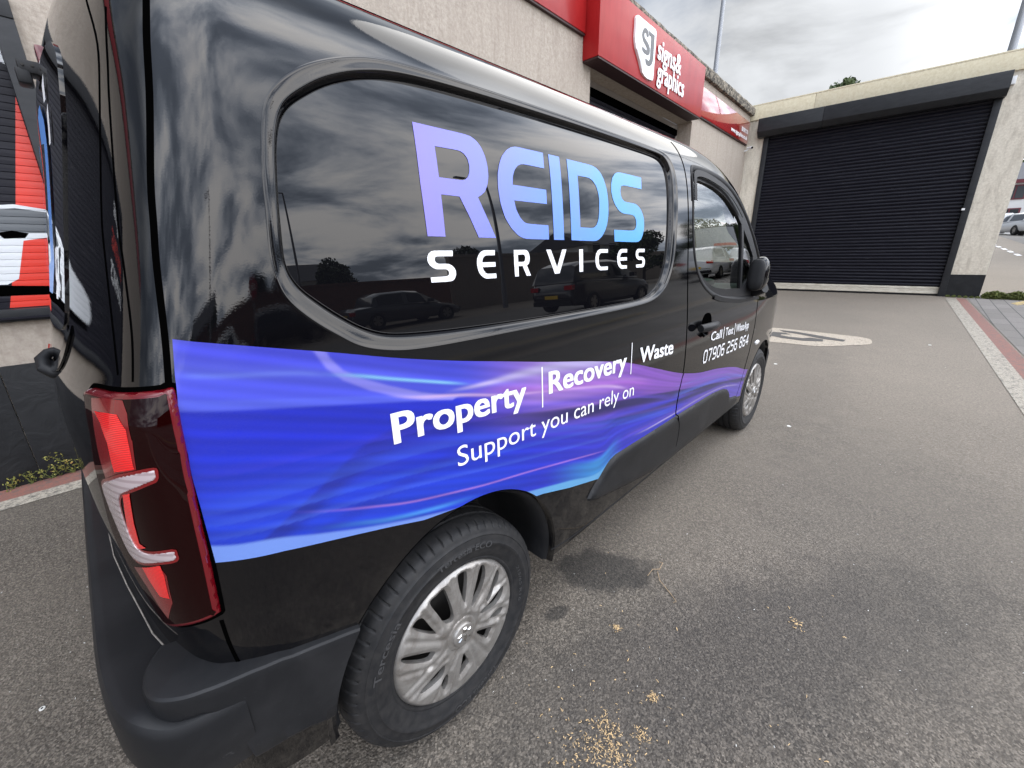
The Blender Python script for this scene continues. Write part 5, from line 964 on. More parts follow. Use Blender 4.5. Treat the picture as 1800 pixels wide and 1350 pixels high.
# ------- wheels
def lathe(prof, n, cx, cz):
    V = []; F = []
    for r, y in prof:
        for k in range(n): t = 2*math.pi*k/n; V.append((cx+r*math.cos(t), y, cz+r*math.sin(t)))
    for i in range(len(prof)-1):
        for k in range(n): F.append((i*n+k, (i+1)*n+k, (i+1)*n+(k+1) % n, i*n+(k+1) % n))
    return np.array(V), F
def tyre(name, parent, detail):
    n = 768 if detail else 96
    pr = [(.196, -.872), (.203, -.882), (.2065, -.8865), (.211, -.8875), (.2135, -.8865), (.222, -.8905), (.236, -.8955), (.249, -.8975), (.2505, -.8988), (.257, -.8988), (.2585, -.8972), (.268, -.8962), (.2785, -.8935), (.2795, -.8945), (.2815, -.8945), (.2825, -.8925), (.290, -.8895), (.2965, -.8862), (.302, -.882), (.3065, -.876), (.3105, -.868), (.3135, -.858), (.3155, -.846), (.3163, -.838), (.3163, -.836), (.309, -.8345), (.309, -.8265), (.3170, -.825), (.3178, -.80), (.3178, -.796), (.310, -.7945), (.310, -.7865), (.3178, -.785), (.3175, -.757), (.310, -.7555), (.310, -.7475), (.3165, -.746), (.3145, -.72), (.309, -.705), (.296, -.694), (.26, -.686), (.205, -.70), (.196, -.715)]
    V, F = lathe(pr, n, 0, 0); V = V.reshape(len(pr), n, 3)
    if detail:
        k = np.arange(n); per = 12
        for i, (r, y) in enumerate(pr):
            if y < -.846 and r > .2965:      # shoulder sipes
                skew = (r-.30)*40; ph = (k+skew*.6) % per; dp = np.where(ph < 1.2, .0045, 0.0)*(1 if r > .300 else .5)
            elif -.825 <= y <= -.746 and r > .312: ph = (k+ (y+.8)*160) % per; dp = np.where(ph < 1.4, .0022, 0)
            else: continue
            rr = (r-dp)/r; V[i, :, 0] *= rr; V[i, :, 2] *= rr
    V = V.reshape(-1, 3); o = mesh(name, V, F, MAT['tyre'], parent); return autosmooth(o, 42)
def hubcap(parent, detail):
    st = .0024 if detail else .006; R0 = .2045; us_ = np.arange(-.207, .2071, st); circ = [(R0*math.cos(t), R0*math.sin(t)) for t in np.linspace(0, 2*math.pi, 145)[:-1]]
    holes = []
    HP = [[(.182, 118), (.181, 111), (.180, 104.5), (.172, 102.8), (.145, 102.6), (.109, 103), (.078, 106), (.068, 112), (.072, 119), (.090, 125), (.132, 121)], [(.190, 137), (.184, 131.8), (.168, 129.9), (.127, 135.6), (.100, 142.7), (.145, 141.5), (.178, 139.5)],
          [(.186, 161.5), (.137, 164.5), (.090, 174), (.096, 182), (.106, 184), (.132, 177), (.177, 167)], [(.090, 226), (.112, 233), (.132, 229), (.166, 217), (.164, 213), (.130, 215.5), (.106, 219)], [(.081, 272), (.101, 276.5), (.131, 279), (.137, 274), (.150, 264.5), (.107, 267)],
          [(.068, 322), (.100, 325.5), (.136, 326), (.136, 319), (.138, 312.5), (.110, 312.5), (.085, 315)], [(.070, 12), (.112, 11), (.139, 12.5), (.172, 12.5), (.165, 5), (.140, -1.5), (.098, .5)], [(.184, 88), (.183, 79.5), (.158, 77.5), (.127, 77.5), (.092, 79), (.120, 85.5), (.155, 88.3)],
          [(.186, 61.5), (.182, 56.5), (.156, 51.0), (.113, 48), (.072, 55), (.102, 61.5), (.142, 62.5), (.168, 62.8)], [(.184, 36), (.178, 30), (.150, 23), (.108, 17), (.105, 22), (.140, 31.5), (.165, 35)], [(.168, 246), (.150, 240), (.120, 243), (.150, 248)], [(.170, 345), (.150, 338), (.110, 341), (.150, 348)]]
    for L in HP: holes.append(smoothloop([(r*math.cos(math.radians(t)), r*math.sin(math.radians(t))) for r, t in L], 4))
    Q, F = gridmesh(us_, us_, circ, holes)
    r = np.hypot(Q[:, 0], Q[:, 1]); t = np.degrees(np.arctan2(Q[:, 1], Q[:, 0]))
    h = .010*np.clip(1-(r/.19)**2, 0, 1)+.004
    dh = np.full(len(Q), 1.0)
    for L in holes: dh = np.minimum(dh, np.maximum(polysd(Q, L)[0], 0))
    h = h+.0085*np.clip(dh/.013, 0, 1)*sm(.045, .07, r)*sm(.199, .188, r)
    def seg(a, b, wd, amp, sharp=False):
        nonlocal h
        p = np.array([a[0]*math.cos(math.radians(a[1])), a[0]*math.sin(math.radians(a[1]))]); q = np.array([b[0]*math.cos(math.radians(b[1])), b[0]*math.sin(math.radians(b[1]))]); d_ = q-p; tt = np.clip(((Q-p)@d_)/(d_@d_), 0, 1); n_ = np.array([-d_[1], d_[0]])/np.linalg.norm(d_); sdist = (Q-(p+tt[:, None]*d_)); dist = np.hypot(sdist[:, 0], sdist[:, 1]); sg = np.sign(sdist@n_)
        k_ = sm(wd, 0, dist)*(np.where(sg > 0, 1, .0) if sharp else 1); h = h+amp*k_*sm(.04, .07, r)*sm(.199, .185, r)
    for a, b in (((.197, 148), (.060, 158)), ((.192, 175), (.10, 200)), ((.197, 196), (.06, 190)), ((.19, 205), (.07, 215)), ((.185, 236), (.06, 250)), ((.190, 256), (.06, 262)), ((.185, 286), (.06, 292)), ((.185, 300), (.06, 305)), ((.19, 335), (.06, 345)), ((.19, 352), (.07, 356)), ((.19, 20), (.08, 30)), ((.19, 42), (.07, 44)), ((.19, 68), (.07, 70)), ((.19, 95), (.07, 96)), ((.19, 126), (.10, 134))):
        seg(a, b, .0125, -.0050)
    h = h+np.where(r < .048, .004*sm(.050, .044, r), 0)-.010*sm(.196, .206, r)+.0018*sm(.188, .194, r)*sm(.203, .197, r)
    y = -.8865-h*.9+.004
    V = np.c_[Q[:, 0], y, Q[:, 1]]; faces = [tuple(f) for f in F]; be = boundary(F); vi = sorted({a for e in be for a in e}); mp = {a: len(V)+i for i, a in enumerate(vi)}
    V = np.vstack([V, V[vi]+np.array([0, .014, 0])]); faces += [(b, a, mp[a], mp[b]) for a, b in be]
    o = mesh('hubcap', V, faces, MAT['hub'], parent); autosmooth(o, 28); return o
def wheel(cx, detail, side=-1):
    w = bpy.data.objects.new('wheel', None); COL.objects.link(w); w.parent = van; w.matrix_parent_inverse = van.matrix_world.inverted(); w.location = (cx, 0, .318); w.empty_display_size = .1
    if side > 0: w.rotation_euler = (0, 0, math.pi)
    bpy.context.view_layer.update()
    def loc(o): o.parent = w; o.matrix_parent_inverse = Matrix.Identity(4); return o
    loc(tyre('tyre', None, detail))
    V, F = lathe([(.197, -.875), (.190, -.860), (.186, -.80), (.07, -.79), (.06, -.80), (.0, -.80)], 64, 0, 0); loc(mesh('steel_rim', V, F, MAT['steel'], None, smooth=True))
    if side < 0:
        h_ = loc(hubcap(None, detail))
        V, F = lathe([(.0335, -.894), (.0335, -.9045), (.031, -.9062), (.012, -.9072), (.0002, -.9073)], 48, 0, 0); bd = loc(mesh('hub_badge', V, F, MAT['hub'], None, smooth=True))
        # raised rampant-beast style emblem as abstract facets
        em = [[(-.004, .026), (.008, .024), (.012, .012), (.004, .006), (-.006, .012)], [(-.008, .010), (.006, .004), (.010, -.008), (.002, -.024), (-.006, -.014), (-.004, -.004)], [(-.010, .012), (-.024, .008), (-.022, .002), (-.010, .004)], [(-.010, .0), (-.022, -.008), (-.018, -.014), (-.008, -.008)], [(.012, -.004), (.022, -.012), (.018, -.018), (.010, -.012)], [(.012, .010), (.022, .014), (.024, .006), (.014, .002)]]
        for L in em:
            c = np.mean(L, 0); n = len(L); V = [(p[0], -.9068, p[1]) for p in L]+[(c[0]+(p[0]-c[0])*.6, -.9100, c[1]+(p[1]-c[1])*.6) for p in L]
            loc(mesh('badge_emblem', V, [tuple(range(n, 2*n))]+[(i, (i+1) % n, n+(i+1) % n, n+i) for i in range(n)], MAT['chrome'], None))
        if detail:
            def ringtxt(txt, ang0, ang1, r0, hgt, bold):
                bm = text_bm(txt, bold); lo_, hi_ = bmbounds(bm)
                def fn(x, y):
                    t = math.radians(ang0)+(x-lo_[0])/(hi_[0]-lo_[0])*math.radians(ang1-ang0); r = r0+y/CAPHEIGHT[0]*hgt; yy = np.interp(r, [.222, .236, .249, .268, .2785, .290], [-.8905, -.8955, -.8975, -.8962, -.8935, -.8895])-.0022
                    return np.c_[r*np.cos(t), yy, r*np.sin(t)]
                return loc(map_bm(bm, 'tyre_lettering', fn, MAT['tyletter'], None, cell=(.3, .3)))
            ringtxt('Tercesia ECO', 104, 62, .246, .018, .02); ringtxt('Tercesia', 168, 134, .246, .019, .02); ringtxt('215/65 R16', 20, -14, .232, .009, .0); ringtxt('Tercesia ECO', -62, -100, .246, .018, .02)
    return w
MAT['tyletter'] = simple('tyre_letter_rubber', (.05, .05, .052), .5)
wheel(0, True); wheel(2.785, True); wheel(0, False, 1); wheel(2.785, False, 1)
# ------- cab side window, frame, seal
fr_ = patch('window_frame', WINO, MAT['plastic'], van, step=.010, off=-.006, holes=[GLASS, QGLASS], skirt=.018)
loops_mesh('window_seal', WINO, [(.010, .0012), (.006, .0035), (.0, .002), (-.012, -.001), (-.016, -.006)], MAT['rubber'], van, flip=True if (.5*np.sum(WINO[:, 0]*np.roll(WINO[:, 1], -1)-np.roll(WINO[:, 0], -1)*WINO[:, 1])) > 0 else False)
patch('door_glass', offloop(np.array(GLASS), .004), MAT['glass'], van, step=.02, off=-.014); patch('quarter_glass', offloop(np.array(QGLASS), .004), MAT['glass'], van, step=.02, off=-.014)
ribbon('window_visor', [(1.312, 1.50), (1.318, 1.578), (1.340, 1.604), (1.42, 1.612), (1.56, 1.604), (1.72, 1.588), (1.85, 1.560), (1.96, 1.528)], .026, .008, MAT['rubber'], van)
for s_ in (0,):
    patch('window_frame', WINO, MAT['plastic'], van, step=.02, off=-.006, holes=[GLASS, QGLASS], skirt=.018, mirror='only'); patch('door_glass', offloop(np.array(GLASS), .004), MAT['glass'], van, step=.03, off=-.014, mirror='only')
def ws(mir):
    patch('windscreen', [(1.82, 1.745), (2.81, 1.745), (2.81, 2.56), (1.82, 2.56)], MAT['glass'], van, step=.045, off=.001, mirror=mir)
ws(False); ws('only')
# belt moulding
ribbon('belt_moulding', [(1.60, 1.098), (1.75, 1.072), (2.0, 1.048), (2.2, 1.044), (2.40, 1.046)], .022, .006, MAT['rubber'], van)
# ------- door handle
dh = MB(); P0 = boff(np.array([1.41, 1.46, 1.52, 1.57, 1.625]), np.full(5, .972), np.array([.020, .036, .040, .036, .012])); 
dh.tube([tuple(p) for p in P0], [.017, .020, .019, .017, .010], 14); dh.build('door_handle', MAT['plastic'], van, smooth=True)
patch('handle_cup', smoothloop([(1.475, .985), (1.50, 1.02), (1.54, 1.028), (1.58, 1.018), (1.60, .985), (1.58, .935), (1.54, .918), (1.50, .93)], 5), MAT['gap'], van, step=.006, off=.0012)
dh = MB(); q = boff(1.50, .925, .016); q2 = boff(1.50, .940, .003); dh.tube([tuple(q2), tuple(q)], .014, 14); dh.build('door_lock', MAT['paint'], van, smooth=True)
# ------- repeater, fuel/side details, headlight
patch('side_repeater', smoothloop([(2.50, .725), (2.52, .738), (2.56, .740), (2.585, .728), (2.57, .712), (2.52, .710)], 4), MAT['indicator'], van, step=.006, off=.010, bev=.012, skirt=.008)
for mir in (False, 'only'):
    patch('headlight', smoothloop([(3.15, .93), (3.35, .97), (3.6, .96), (3.75, .90), (3.6, .82), (3.35, .80), (3.2, .84)], 4), MAT['headl'], van, step=.03, off=.006, bev=.03, skirt=.008, mirror=mir)
patch('front_grille', [(3.82, .50), (4.38, .50), (4.38, .86), (3.82, .86)], MAT['rubber'], van, step=.03, off=.004, skirt=.006); patch('front_bumper', [(3.18, .345), (4.39, .345), (4.39, .56), (3.18, .56)], MAT['plastic'], van, step=.03, off=.012, bev=.03, skirt=.014)
# ------- folded door mirror
def blob(name, c, r, mat, parent, rot=(0, 0, 0), p=2.6, n=28, cut=None):
    V = []; F = []; Rm = Matrix.Rotation(rot[2], 3, 'Z') @ Matrix.Rotation(rot[1], 3, 'Y') @ Matrix.Rotation(rot[0], 3, 'X')
    for i in range(n+1):
        a = math.pi*i/n-math.pi/2
        for k in range(2*n):
            b = math.pi*k/n; f = lambda q: math.copysign(abs(q)**(2/p), q); x, y, z = f(math.cos(a))*f(math.cos(b))*r[0], f(math.cos(a))*f(math.sin(b))*r[1], f(math.sin(a))*r[2]
            if cut is not None and x < cut: x = cut
            V.append(tuple(Rm @ Vector((x, y, z))+Vector(c)))
    for i in range(n):
        for k in range(2*n): F.append((i*2*n+k, i*2*n+(k+1) % (2*n), (i+1)*2*n+(k+1) % (2*n), (i+1)*2*n+k))
    return mesh(name, V, F, mat, parent, smooth=True)
mrr = blob('door_mirror', (2.235, -.948, 1.180), (.068, .046, .094), MAT['paint'], van, rot=(0, .10, .10)); blob('mirror_glass_housing', (2.178, -.942, 1.174), (.028, .043, .088), MAT['rubber'], mrr, rot=(0, .16, .10), p=3)
h = MB(); h.tube([(2.30, -.86, 1.085), (2.29, -.93, 1.08), (2.27, -.975, 1.10)], [.04, .035, .03], 14); h.build('mirror_arm', MAT['plastic'], mrr, smooth=True)
# ------- interior
def ibox(name, mat, *a, bev=.02): m_ = MB(); m_.box(*a); return m_.build(name, mat, van, bevel=bev)
ibox('bulkhead', MAT['interior'], 1.18, 1.21, -.84, .84, .5, 1.66, bev=.01); ibox('cab_floor', MAT['interior'], 1.2, 2.9, -.82, .82, .44, .47, bev=.005)
d = MB(); d.add([(2.35, -.84, .75), (2.35, .84, .75), (2.32, .84, 1.02), (2.32, -.84, 1.02), (2.45, -.84, 1.09), (2.45, .84, 1.09), (2.85, -.82, 1.08), (2.85, .82, 1.08)], [(0, 3, 2, 1), (3, 4, 5, 2), (4, 6, 7, 5)]); d.build('dashboard', MAT['interior'], van, smooth=True)
ib = MB(); ib.box(2.36, 2.52, -.62, -.30, 1.07, 1.13); ib.build('instrument_binnacle', MAT['interior'], van, bevel=.03)
def torus(c, R, r, ax, n=40, m=10):
    a = Vector(ax).normalized(); u = a.orthogonal().normalized(); w = a.cross(u); pts = [tuple(Vector(c)+R*(math.cos(t)*u+math.sin(t)*w)) for t in np.linspace(0, 2*math.pi, n+1)]; q = MB(); q.tube(pts, r, m, cap=False); return q
sw = torus((2.16, -.42, 1.03), .175, .016, (-.85, 0, .5)); ax = Vector((-.85, 0, .5)).normalized(); c0 = Vector((2.16, -.42, 1.03)); u = ax.orthogonal().normalized(); w_ = ax.cross(u)
for t in (0.3, 2.4, 4.2): sw.tube([tuple(c0), tuple(c0+.17*(math.cos(t)*u+math.sin(t)*w_))], .017, 8)
sw.tube([tuple(c0-ax*.02), tuple(c0+ax*.03)], .05, 16); sw.tube([tuple(c0), (2.36, -.42, .93)], .03, 10); sw.build('steering_wheel', MAT['interior'], van, smooth=True)
for y in (-.42, .40):
    h = MB(); h.box(1.45, 1.98, y-.25, y+.25, .62, .76); h.build('seat_cushion', MAT['seat'], van, bevel=.05); h = MB(); fr = lambda x, y_, z: (x-(z-.7)*.28, y_, z); h.box(1.42, 1.56, y-.24, y+.24, .72, 1.30, fr=fr); h.box(1.45, 1.54, y-.13, y+.13, 1.36, 1.54, fr=fr); h.tube([(1.31, y, 1.28), (1.28, y, 1.40)], .015, 8); h.build('seat_backrest', MAT['seat'], van, bevel=.04)

h = MB(); h.tube([(-.612, .30, .637), (-.612, .10, .637), (-.606, -.20, .637), (-.603, -.35, .637), (-.590, -.50, .637), (-.578, -.607, .638), (-.568, -.70, .640), (-.557, -.765, .655)], .0013, 6); h.build('bumper_edge_highlight', MAT['kerb'], rb)  # added pale tube standing in for the highlight along the bumper shelf


# ---------------------------------------------------------------- cars
def make_car(loc, rz, paint, label, kind='hatch', group='cars parked along the street', plate='yplate', tilt=0):
    L, Wd, H = {'hatch': (4.2, 1.78, 1.46), 'suv': (4.6, 1.90, 1.70), 'saloon': (4.6, 1.82, 1.40)}[kind]
    t = empty('parked_car', loc, rz, label=label, cat='car', group=group); bm_z = .30; belt = H*.60; Lh = L/2
    # lower body stations (x from rear -Lh to front Lh): (x, half width, top z)
    st = [(-Lh, .74, belt*.62, .42), (-Lh+.04, .86, belt*.86, .34), (-Lh+.16, .95, belt, .27), (-Lh+.6, 1.0, belt+.03, .24), (-.4, 1.0, belt+.0, .22), (.5, 1.0, belt-.03, .22), (Lh*.50, .99, belt-.06, .23), (Lh*.80, .94, belt-.16, .24), (Lh-.12, .84, belt-.30, .26), (Lh, .68, belt-.42, .36)]
    V = []; F = []
    for x, wf, zt, zb in st:
        w = Wd/2*wf; ring = [(0, zb), (w*.86, zb), (w*.97, zb+.12), (w, (zb+zt)/2), (w*.985, zt-.12), (w*.93, zt-.02), (w*.80, zt+.015), (0, zt+.03)]
        V += [(x, -y, z) for y, z in ring]+[(x, y, z) for y, z in ring[::-1]]
    n = 16
    for i in range(len(st)-1):
        for k in range(n): F.append((i*n+k, (i+1)*n+k, (i+1)*n+(k+1) % n, i*n+(k+1) % n))
    F += [tuple(range(n)), tuple(range(len(V)-1, len(V)-n-1, -1))]
    Rz = Matrix.Rotation(rz, 4, 'Z'); TW = Matrix.Translation(loc) @ Rz @ Matrix.Rotation(-tilt, 4, 'Y')
    def put(name, V, F, mat, par, sm_=True):
        o = mesh(name, [tuple(TW @ Vector(v)) for v in V], F, mat, par); 
        if sm_: autosmooth(o, 32)
        return o
    body_ = put('body', V, F, paint, t)
    # greenhouse
    rx0 = {'hatch': -Lh+.30, 'suv': -Lh+.28, 'saloon': -Lh+.95}[kind]; gh_ = [(rx0-.18, .86, belt-.02, .60), (rx0, .80, belt+.02, H-.14), (rx0+.35, .74, belt, H-.02), (-.1, .73, belt, H), (.45, .74, belt-.02, H-.06), (Lh*.56, .82, belt-.05, belt-.02)]
    V = []; F = []
    for x, wf, zb, zt in gh_:
        w = Wd/2; wb = w*.93; wt = w*wf*.96; zt = max(zt, zb+.01); V += [(x, -wb, zb), (x, -(wb+(wt-wb)*.9), zb+(zt-zb)*.88), (x, -wt*.86, zt), (x, wt*.86, zt), (x, (wb+(wt-wb)*.9), zb+(zt-zb)*.88), (x, wb, zb)]
    for i in range(len(gh_)-1):
        for k in range(5): F.append((i*6+k, (i+1)*6+k, (i+1)*6+k+1, i*6+k+1))
    F.append((0, 1, 2, 3, 4, 5)); put('cabin', V, F, paint, t)
    def gpt(i, k, f=0): return np.array(V[i*6+k])
    for sgn in (0, 1):
        A_ = lambda i: gpt(i, 0 if not sgn else 5); B_ = lambda i: gpt(i, 1 if not sgn else 4); o_ = np.array([0, -.006 if not sgn else .006, 0])
        for (i0, i1, u0, u1) in ((1, 3, .15, .93), (3, 5, .05, .62)):
            q = [];
            for u in np.linspace(u0, u1, 5):
                j = min(int((i1-i0)*u), i1-i0-1)+i0; f = (i1-i0)*u-(j-i0); a = A_(j)*(1-f)+A_(j+1)*f; b = B_(j)*(1-f)+B_(j+1)*f; q.append((a+(b-a)*.12+o_*1.6, a+(b-a)*.90+o_*1.6))
            VV = [p for pr_ in q for p in pr_]; FF = [(2*k, 2*k+2, 2*k+3, 2*k+1) if not sgn else (2*k+1, 2*k+3, 2*k+2, 2*k) for k in range(4)]; put('side_window', VV, FF, MAT['carglass'], t)
    r0, r1 = gpt(0, 0), gpt(1, 2); wq = Wd/2*.74
    put('rear_window', [(V[6][0]-.05, -wq, belt+.10), (V[6][0]-.05, wq, belt+.10), (V[12][0]-.16, wq*.86, H-.09), (V[12][0]-.16, -wq*.86, H-.09)], [(0, 3, 2, 1)], MAT['carglass'], t)
    put('windscreen', [(Lh*.56-.08, -wq, belt+.035), (Lh*.56-.08, wq, belt+.035), (.52, wq*.86, H-.10), (.52, -wq*.86, H-.10)], [(0, 1, 2, 3)], MAT['carglass'], t)
    for s_ in (-1, 1):
        y = s_*Wd/2*.72; b = MB(); b.box(-Lh-.015, -Lh+.16, y-.16, y+.16, belt-.24, belt-.10); put('tail_light', b.v, b.f, MAT['taillight'], t, False); b = MB(); b.box(Lh-.22, Lh-.02, s_*Wd/2*.62-.15, s_*Wd/2*.62+.15, belt-.44, belt-.32); put('headlight', b.v, b.f, MAT['headl'], t, False)
        b = MB(); b.box(.72, .88, s_*(Wd/2+.05)-.09, s_*(Wd/2+.05)+.09, belt, belt+.14); put('door_mirror', b.v, b.f, paint, t, False)
        for x in (-Lh*.60, Lh*.64):
            w_ = bpy.data.objects.new('wheel', None); COL.objects.link(w_); w_.location = TW @ Vector((x, s_*(Wd/2-.09), .33)); w_.parent = t; bpy.context.view_layer.update(); w_.matrix_parent_inverse = t.matrix_world.inverted(); bpy.context.view_layer.update()
            VV, FF = lathe([(.20, .11), (.23, .125), (.30, .12), (.33, .09), (.33, -.09), (.30, -.12), (.2, -.11)], 28, 0, 0); VV = VV*np.array([1, -s_, 1])+np.array([x, s_*(Wd/2-.09), .33]); put('tyre', VV, FF if s_ < 0 else [f[::-1] for f in FF], MAT['tyre'], w_)
            VV = [(x+.215*math.cos(a)*(1 if k else 1), s_*(Wd/2-.005), .33+.215*math.sin(a)) for k, a in enumerate(np.linspace(0, 6.283, 21)[:-1])]; put('rim', VV, [tuple(range(20)) if s_ < 0 else tuple(range(19, -1, -1))], MAT['hub'], w_, False)
            for k in range(5):
                a = 6.283*k/5; c, d = math.cos(a), math.sin(a); p0 = [(x+c*.06-d*.03, .33+d*.06+c*.03), (x+c*.06+d*.03, .33+d*.06-c*.03), (x+c*.18+d*.05, .33+d*.18-c*.05), (x+c*.18-d*.05, .33+d*.18+c*.05)]
                a2 = a+.628; c, d = math.cos(a2), math.sin(a2); p1 = [(x+c*.07, .33+d*.07), (x+c*.18+d*.035, .33+d*.18-c*.035), (x+c*.18-d*.035, .33+d*.18+c*.035)]; put('rim_opening', [(px_, s_*(Wd/2-.001), pz_) for px_, pz_ in p1], [(0, 1, 2) if s_ < 0 else (0, 2, 1)], MAT['steel'], w_, False)
    b = MB(); b.box(-Lh-.022, -Lh+.02, -.26, .26, .52, .63); put('number_plate', b.v, b.f, MAT[plate], t, False)
    b = MB(); b.box(-Lh-.02, -Lh+.12, -Wd*.40, Wd*.40, .30, .44); put('rear_bumper_trim', b.v, b.f, MAT['plastic'], t, False)
    return t
zc_ = lambda x, y: float(gz(x, y))
make_car((46.5, -6.15, zc_(46.5, -6.15)), math.radians(20), MAT['carwhite'], 'white hatchback with a red tail light at the right edge of the photo', 'hatch', group='white cars beyond the garage')
make_car((52.5, -5.3, zc_(52.5, -5.3)), math.radians(5), MAT['carwhite'], 'white car with a yellow number plate partly hidden behind the garage wall', 'hatch', group='white cars beyond the garage')
make_car((11.7, -8.1, zc_(11.7, -8.1)), .05, MAT['carblack'], 'black sports utility car across the street, mirrored in the van window panel', 'suv')
make_car((3.2, -15.5, zc_(3.2, -15.5)), .03, MAT['carblack'], 'black hatchback on the far side of the street, mirrored left of the lettering')
make_car((8.2, -14.6, zc_(8.2, -14.6)), .03, MAT['cargrey'], 'dark grey saloon in the far parking row', 'saloon')
make_car((-1.6, -12.9, zc_(-1.6, -12.9)), .02, MAT['carwhite'], 'white hatchback mirrored low in the van side', 'hatch')
make_car((22.3, -7.9, zc_(22.3, -7.9)), .0, MAT['carwhite'], 'white sports utility car mirrored in the cab window', 'suv')
make_car((24.5, -6.0, zc_(24.5, -6.0)), .05, MAT['carwhite'], 'white hatchback furthest along the street in the cab window mirror image', 'hatch')

# ---------------------------------------------------------------- far building right of the garage
zf = zc_(62, -6)
fbld = empty('white_house', (62, -9, zf), label='white rendered house with maroon window frames far beyond the garage', cat='house')
w = MB(); w.box(62, 72, -16, -4.6, zf-.8, zf+4.6); w.build('wall', MAT['whitewall'], fbld); w = MB(); w.add([(61.6, -16.4, zf+4.6), (61.6, -4.2, zf+4.6), (72.4, -4.2, zf+4.6), (72.4, -16.4, zf+4.6), (67, -16.4, zf+6.6), (67, -4.2, zf+6.6)], [(0, 1, 5, 4), (2, 3, 4, 5), (0, 4, 3), (1, 2, 5), (0, 3, 2, 1)]); w.build('roof', MAT['roof'], fbld)
w = MB(); w.box(61.55, 61.98, -16.4, -4.2, zf+4.3, zf+4.58); w.build('fascia', MAT['maroon'], fbld)
for y in (-6.6, -9.6, -12.6):
    for z_ in (.9, 2.9):
        w = MB(); w.box(61.93, 61.995, y-.7, y+.7, zf+z_, zf+z_+1.25); o = w.build('window', MAT['maroon'], fbld); w = MB(); w.box(61.91, 61.928, y-.58, y-.05, zf+z_+.1, zf+z_+1.15); w.build('pane', MAT['darkwin'], o); w = MB(); w.box(61.91, 61.928, y+.05, y+.58, zf+z_+.1, zf+z_+1.15); w.build('pane', MAT['darkwin'], o)
# ---------------------------------------------------------------- things across the street (seen mirrored in the paint)
wl_ = MB(); wl_.box(-30, 13, -17.9, -17.6, -.2, 2.1); wl_.box(-30, 13, -17.95, -17.55, 2.1, 2.2); tag(wl_.build('boundary_wall', MAT['brick']), 'long low brick wall on the far side of the street', 'wall')
wl_ = MB(); wl_.box(13.2, 40, -17.9, -17.6, -.2, 3.3); wl_.box(13.2, 40, -17.95, -17.55, 3.3, 3.5); tag(wl_.build('boundary_wall', MAT['wall']), 'higher pale rendered wall on the far side of the street', 'wall')
def house(x0, x1, y0, y1, h, mat, label):
    t = empty('house', ((x0+x1)/2, (y0+y1)/2, 0), label=label, cat='house'); m_ = MB(); m_.box(x0, x1, y0, y1, -.5, h); m_.build('wall', mat, t); m_ = MB(); ym = (y0+y1)/2; m_.add([(x0-.3, y0-.3, h), (x1+.3, y0-.3, h), (x1+.3, y1+.3, h), (x0-.3, y1+.3, h), (x0-.3, ym, h+1.8), (x1+.3, ym, h+1.8)], [(3, 2, 5, 4), (1, 0, 4, 5), (0, 3, 4), (2, 1, 5), (0, 1, 2, 3)]); m_.build('roof', MAT['roof'], t)
    n = int((x1-x0)/2.4)
    for k in range(n):
        xc = x0+(k+.5)*(x1-x0)/n
        for zz in ([1.2] if h < 4 else [1.2, 3.6]):
            m_ = MB(); m_.box(xc-.55, xc+.55, y1+.001, y1+.05, zz, zz+1.2); m_.build('window', MAT['darkwin'], t)
house(-18, -9, -36, -30, 3.8, MAT['brick'], 'low brick house across the street on the left'); house(9, 15, -40, -33, 3.4, MAT['whitewall'], 'small white building beyond the boundary wall')
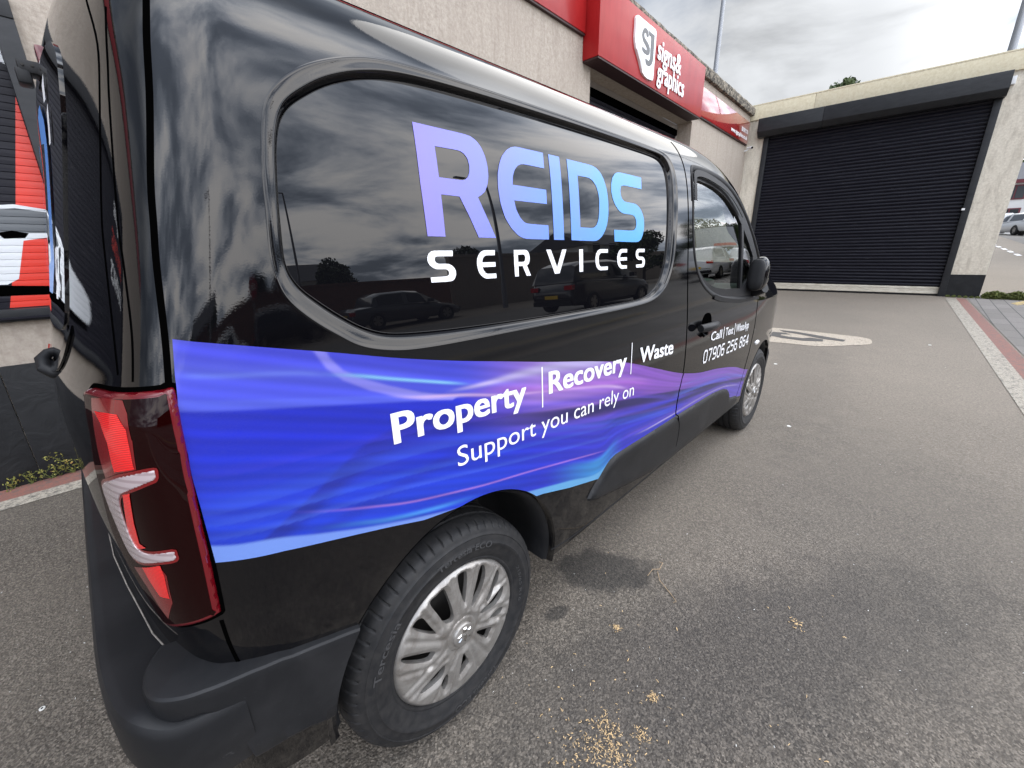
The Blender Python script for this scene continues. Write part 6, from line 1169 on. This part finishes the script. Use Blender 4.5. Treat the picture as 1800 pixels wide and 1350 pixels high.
for i, (x, y, h_, r_, lb) in enumerate(((3.5, -24, 3.7, 1.7, 'round leafy tree beyond the brick wall'), (10.5, -26, 4.0, 2.0, 'dark broad tree behind the small white building'), (-7.5, -25, 3.3, 1.8, 'small tree on the left behind the brick wall'), (33.5, -12.5, 4.6, 2.6, 'tall green tree behind the billboard'), (37, -9.6, 4.4, 2.6, 'bushy green tree left of the white house'), (29.5, -15.2, 4.0, 2.2, 'green tree near the end of the rendered wall'), (20.5, -24, 4.4, 2.0, 'pale green tree beyond the rendered wall'), (-16, -27, 3.6, 2.2, 'leafy tree beside the low brick house'))): tree((x, y, zc_(x, y)), h_, r_, lb, 40+i, n=5200, leaf=.13)
house(30, 41, -27, -20.5, 4.6, MAT['whitewall'], 'white two storey house far across the street')
tree((31, 3.05, 1.3), 8.95, 2.2, 'tree whose top shows above the garage parapet', 77, n=9000, leaf=.13)
tree((78, -8.5, 3.0), 10.5, 4.5, 'dark tree above the far white house', 78, n=6000, leaf=.2)
zb_ = zc_(28, -9)
bb = empty('billboard', (28, -9, zb_), label='wide pale advertising billboard on posts along the street', cat='billboard'); m_ = MB(); m_.box(28, 28.15, -10.9, -7.3, zb_+1.7, zb_+3.5); m_.build('frame', MAT['greymetal'], bb, bevel=.02); m_ = MB(); m_.box(27.96, 27.995, -10.8, -7.4, zb_+1.8, zb_+3.4); m_.build('face', MAT['paper'], bb); m_ = MB(); m_.box(27.94, 27.955, -9.6, -7.6, zb_+1.9, zb_+2.1); m_.build('red_stripe', MAT['stripered'], bb)
for y in (-10.4, -7.8): m_ = MB(); m_.box(28.0, 28.14, y-.07, y+.07, zb_-.2, zb_+1.7); m_.build('post', MAT['greymetal'], bb)
ne = empty('no_entry_sign', (1.2, -13.2, 0), label='red no entry sign on a post across the street', cat='sign'); m_ = MB(); m_.tube([(1.2, -13.2, 0), (1.2, -13.2, 2.3)], .04, 10); m_.build('post', MAT['galv'], ne); m_ = MB(); m_.tube([(1.2, -13.15, 2.2), (1.2, -13.12, 2.2)], .34, 32); m_.build('disc', MAT['noentry'], ne); m_ = MB(); m_.box(.97, 1.43, -13.119, -13.112, 2.14, 2.26); m_.build('bar', MAT['signwhite'], ne)
lamp_post(-4.5, -13.4, 0, 6.5, .09, 'grey lamp post left of the no entry sign across the street'); lamp_post(6.2, -20.5, 0, 7.5, .09, 'grey lamp post behind the brick wall across the street'); lamp_post(12.5, -13.3, .3, 7.0, .09, 'grey lamp post near the rendered wall across the street')
